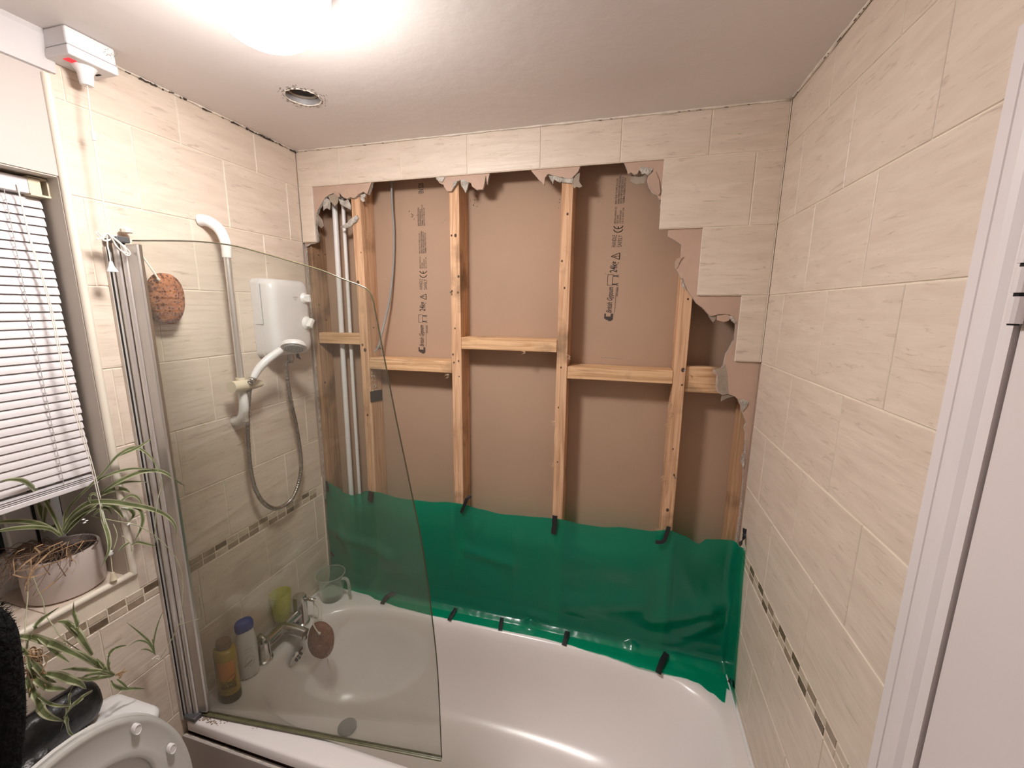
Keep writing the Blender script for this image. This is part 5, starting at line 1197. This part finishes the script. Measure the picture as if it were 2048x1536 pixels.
for i in range(10):
    s0 = Q5(1010 + rnd.uniform(-15, 15), 735 + rnd.uniform(-10, 10), .092); rt.tube(spline([s0, s0 + Vector((.0, rnd.uniform(-.004, .012), rnd.uniform(-.008, .008))), s0 + Vector((.0, rnd.uniform(.0, .022), rnd.uniform(-.016, .004)))], 4), .0012, 5)
obj('roots', rt, M['dry'], pl_a, smooth=True)
pl_b = thing('spider_plantlet', Q5(250, 650, .10), 'largest spider plantlet with a brown root clump hanging in front of the black bag', 'plant', 'baby spider plants on runners')
for pts, wm in (([(235, 520), (250, 420), (300, 320), (390, 230), (510, 148)], .007), ([(120, 400), (230, 402), (330, 420), (450, 460), (560, 510), (700, 580), (800, 640)], .009), ([(330, 405), (400, 450), (470, 530), (600, 625)], .007), ([(290, 730), (330, 790), (400, 830), (480, 850), (575, 857)], .009), ([(400, 720), (480, 730), (580, 765), (680, 800), (745, 855)], .010), ([(285, 830), (310, 920), (340, 1000), (420, 1090), (545, 1130)], .0095), ([(290, 850), (350, 930), (430, 980), (540, 1000), (650, 990)], .004), ([(800, 870), (720, 920), (640, 990), (560, 1100), (520, 1225)], .006), ([(640, 820), (600, 900), (590, 1000), (575, 1130), (600, 1230), (690, 1282)], .0055), ([(270, 600), (310, 660), (400, 760), (490, 800)], .007), ([(250, 700), (240, 800), (270, 900), (255, 915)], .008), ([(250, 560), (200, 520), (160, 480)], .006), ([(240, 560), (260, 660), (300, 760), (330, 850)], .006)):
    leaf(pl_b, [Q5(x, y, .10 + .012 * (i % 2)) for i, (x, y) in enumerate(pts)], wm, (0, .6, 1))
rt = MB()
for i in range(34):
    s0 = Q5(245 + rnd.uniform(-20, 30), 540 + rnd.uniform(-30, 150), .10); rt.tube(spline([s0, s0 + Vector((rnd.uniform(-.01, .01), rnd.uniform(-.012, .02), rnd.uniform(-.03, .0))), s0 + Vector((rnd.uniform(-.01, .01), rnd.uniform(-.012, .018), -rnd.uniform(.03, .06)))], 4), rnd.uniform(.0007, .0016), 5)
obj('roots', rt, M['dry'], pl_b, smooth=True)
pl_c = thing('spider_plantlet', Q5(1340, 575, .055), 'small spider plantlet on a thin runner against the tiles beside the pillar', 'plant', 'baby spider plants on runners')
for pts, wm in (([(1340, 560), (1325, 480), (1345, 360), (1375, 260), (1412, 172)], .0035), ([(1340, 555), (1300, 460), (1220, 380), (1095, 280)], .0035), ([(1335, 550), (1290, 470), (1240, 440), (1180, 440), (1110, 485)], .003), ([(1335, 550), (1290, 520), (1250, 510), (1210, 518)], .0025), ([(1340, 560), (1320, 440), (1310, 430)], .0025)):
    leaf(pl_c, [Q5(x, y, .055) for x, y in pts], wm, (0, .6, 1))
obj('roots', MB().tube(spline([Q5(1340, 575, .055), Q5(1370, 570, .056), Q5(1372, 600, .056), Q5(1350, 590, .056)], 4), .0012, 5).tube([Q5(1340, 575, .055), Q5(1310, 600, .055)], .001, 5), M['cord'], pl_c)
# small flowers and dried matter
fl = MB()
for x, y in ((640, 725), (665, 735), (650, 750), (990, 755), (985, 765)): fl.lathe(Q(x, y, .0 if x < 800 else .05), [(0, -.002), (.0035, 0), (0, .002)], 6)
obj('flowers', fl, M['whiteb'], pot)
dry = MB(); rnd = random.Random(33)
topc = PCc + Vector((.0, 0, PHt))
for i in range(95):
    a = rnd.uniform(math.radians(-150), math.radians(-10)) if i % 3 else rnd.uniform(0, 6.28); r0 = rnd.uniform(.0, .06)
    s0 = topc + Vector((r0 * math.cos(a), r0 * math.sin(a), rnd.uniform(-.008, .008)))
    o1 = Vector((math.cos(a), math.sin(a), 0)) * rnd.uniform(.03, .06) + Vector((0, 0, rnd.uniform(0, .022)))
    e_ = s0 + o1 + Vector((rnd.uniform(-.02, .02), rnd.uniform(-.045, .01), -rnd.uniform(.0, .045)))
    e_.x = min(e_.x, .03); m1 = s0 + o1; m1.x = min(m1.x, .025)
    for q_ in (m1, e_): 
        if q_.x < -.2: q_.x = -.2
    dry.tube(spline([s0, (s0 + m1) / 2 + Vector((0, 0, .006)), m1, e_], 4), [rnd.uniform(.0005, .0013)] * 13, 5, flat=.5)
obj('dried_roots', dry, M['drydark'], pot, smooth=True, kind='stuff')
for pts, r_ in (([(930, 30), (850, 90), (700, 170), (560, 300), (440, 440), (400, 560), (395, 850)], .0022), ([(930, 250), (800, 300), (600, 370), (400, 410), (200, 440)], .002), ([(180, 480), (300, 515), (430, 520), (560, 480), (700, 440)], .0018), ([(945, 390), (900, 460), (800, 560), (620, 700), (480, 820)], .0022), ([(880, 20), (700, 100), (520, 210), (350, 330), (230, 440)], .002), ([(600, 60), (480, 120), (440, 260), (430, 440), (430, 560)], .0018), ([(350, 120), (230, 180), (190, 280), (200, 440), (210, 480)], .0014), ([(1170, 10), (1050, 180), (950, 230), (930, 150), (960, 20)], .0013), ([(940, 240), (1050, 300), (1060, 370), (1000, 480)], .0011), ([(1150, 10), (900, 120), (700, 200)], .0013), ([(480, 100), (560, 190), (520, 290), (440, 470), (360, 640), (340, 760)], .0022)):
    leaf(pot, [Q7(x, y, .0 + (.012 if i > 1 else -.012)) for i, (x, y) in enumerate(pts)], r_, (0, .5, 1), ('dry', 'dry'), 'dried_leaf', .7)

# ================================================================== toilet
toi = thing('toilet', (.2, -1.0, 0), 'white toilet with seat and lid raised against the cistern', 'toilet')
cz = R(-1.562)
def rrxy(x0, x1, y0, y1, r, z, n=6):
    out = []
    for (xc, yc, a0) in ((x1 - r, y0 + r, -90), (x1 - r, y1 - r, 0), (x0 + r, y1 - r, 90), (x0 + r, y0 + r, 180)):
        for k in range(n + 1): a = math.radians(a0 + 90 * k / n); out.append((xc + r * math.cos(a), yc + r * math.sin(a), z))
    return out
obj('cistern', MB().rings([rrxy(.004, .150, -1.185, -.825, .02, .42), rrxy(.004, .162, -1.20, -.812, .025, cz - .035)]), M['ceramic'], toi, smooth=True, auto=.7)
obj('cistern_lid', MB().rings([rrxy(.002, .166, -1.204, -.808, .025, cz - .034), rrxy(.002, .172, -1.208, -.802, .028, cz - .028), rrxy(.002, .172, -1.208, -.802, .028, cz - .010), rrxy(.006, .166, -1.202, -.808, .026, cz - .002), rrxy(.02, .150, -1.19, -.822, .02, cz)]), M['ceramic'], toi, smooth=True, auto=.9)
def egg(x, zc, a, up, dn, n=56, y=-1.0, e=2.15):
    out = []
    for k in range(n):
        t = 2 * math.pi * k / n; c, q_ = math.cos(t), math.sin(t); h_ = up if q_ > 0 else dn
        r_ = (abs(c / a) ** e + abs(q_ / h_) ** e) ** (-1 / e); out.append((x, y + r_ * c, zc + r_ * q_))
    return out
tiltm = lambda mb: rotated(mb, Vector((.22, -1.0, R(-1.91))), Matrix.Rotation(math.radians(-5.5), 3, 'Y'))
zs = R(-1.73)
lid = MB().rings([egg(.213, zs, .185, .255, .17), egg(.213, zs, .205, .276, .185), egg(.218, zs, .209, .280, .185), egg(.2235, zs, .206, .277, .185), egg(.2245, zs, .195, .262, .18), egg(.2225, zs, .05, .05, .05)])
obj('lid', tiltm(lid), M['seat'], toi, smooth=True, auto=1.0)
oo = lambda x, k: egg(x, zs, .206 - k, .277 - k, .186 - k * .2); ii = lambda x, k: egg(x, zs + .055, .136 + k, .122 + k, .20 + k)
st_ = MB().rings([ii(.226, 0), oo(.226, .004), oo(.231, .0), oo(.241, .001), oo(.243, .006), oo(.242, .012), oo(.239, .017), ii(.238, .016), ii(.241, .006), ii(.237, .0), ii(.226, 0)], cap=(False, False))
obj('seat', tiltm(st_), mat('seat_underside', (.56, .545, .515), .3, var=.02), toi, smooth=True, auto=1.0)
for px, py, xx in ((273, 1458, .209), (343, 1497, .221)):
    c = at(px, py, 'x', xx)
    obj('seat_buffer', MB().lathe(c, [(0, -.006), (.010, -.006), (.0105, .004), (.009, .006), (.0075, .0045), (.0, .0045)], 20, 'x', sx=.8, sy=1.3), M['whiteb'], toi, smooth=True, auto=.6)
bowl = [[(.19 + x * 1, y, z) for x, y, z in []]]
def eggxy(x0, x1, b, z, n=40):
    return [((x0 + x1) / 2 + (x1 - x0) / 2 * math.cos(2 * math.pi * k / n), -1.0 + b * math.sin(2 * math.pi * k / n), z) for k in range(n)]
obj('bowl', MB().rings([eggxy(.16, .42, .11, 0), eggxy(.16, .45, .12, .10), eggxy(.15, .55, .15, .25), eggxy(.14, .64, .185, .37), eggxy(.14, .655, .19, .42), eggxy(.24, .62, .15, .42), eggxy(.28, .58, .12, .36), eggxy(.34, .50, .06, .22)]), M['ceramic'], toi, smooth=True, auto=1.0)
obj('pan_shelf', MB().box((.004, -1.16, .36), (.22, -.84, .425)), M['ceramic'], toi, bevel=.02, seg=3)
fb = Vector((.082, -.985, cz))
obj('flush_button', MB().lathe(fb, [(0, .0), (.030, 0), (.030, .005), (.024, .008), (.022, .006), (0, .007)], 32), M['chrome'], toi, smooth=True, auto=.5)
# black bag on the cistern
bag = thing('toiletry_bag', (.07, -.95, cz), 'black soft toiletry bag lying on the toilet cistern', 'bag')
rb = MB(); rgs = []
for i in range(31):
    t = i / 30; y = -.850 - t * .28; e_ = min(t, 1 - t) / .14; s = math.sqrt(max(0, 1 - (1 - min(1, e_)) ** 2)) * .97 + .03
    ring = []
    for k in range(24):
        a = 2 * math.pi * k / 24; wv = 1 + .07 * mnoise.noise(Vector((k * .5, i * .28, 2)))
        ring.append((.040 + .038 * s * math.cos(a) * wv, y, cz + .056 + .0555 * s * math.sin(a) * (wv if math.sin(a) > 0 else 1)))
    rgs.append(ring)
obj('bag_body', rb.rings(rgs), M['bag'], bag, smooth=True)
obj('zip', MB().tube([(.040 + .004 * math.sin(i), -.868 - i * .025, cz + .1125 * (1) + .001) for i in range(10)], .002, 6), M['darkmetal'], bag)

# black fluffy towel edge in the near left corner
tw = thing('fluffy_garment', (-.02, -1.30, 1.0), 'black fluffy garment intruding at the lower left edge of the view', 'garment')
Pp = [at(-24, 1212, 'x', .62), at(-2, 1250, 'x', .62), at(10, 1310, 'x', .62), at(18, 1380, 'x', .62), at(20, 1450, 'x', .62), at(12, 1540, 'x', .62), at(-5, 1640, 'x', .62)]
Sp = spline(Pp, 6); n_ = len(Sp); rad = [.012 + .018 * math.sin(min(1, i / 10) * math.pi / 2) for i in range(n_)]
bodyP = [p + Vector((-.012, -rad[i] * .5, 0)) for i, p in enumerate(Sp)]
obj('sleeve', MB().tube(bodyP, rad, 16), M['fuzz'], tw, smooth=True)
fz = MB(); rnd = random.Random(40)
for i in range(1500):
    k = rnd.randrange(n_); a = rnd.uniform(0, 6.283); c = bodyP[k] + Vector((0, 0, rnd.uniform(-.008, .008)))
    d = Vector((math.cos(a), math.sin(a), rnd.uniform(-.3, .3))); s0 = c + d * rad[k] * .9
    fz.tube([s0, s0 + d * rnd.uniform(.002, .006) + Vector((0, 0, rnd.uniform(-.003, .003)))], [.0006, .0002], 3)
obj('pile', fz, M['fuzz'], tw, kind='stuff')
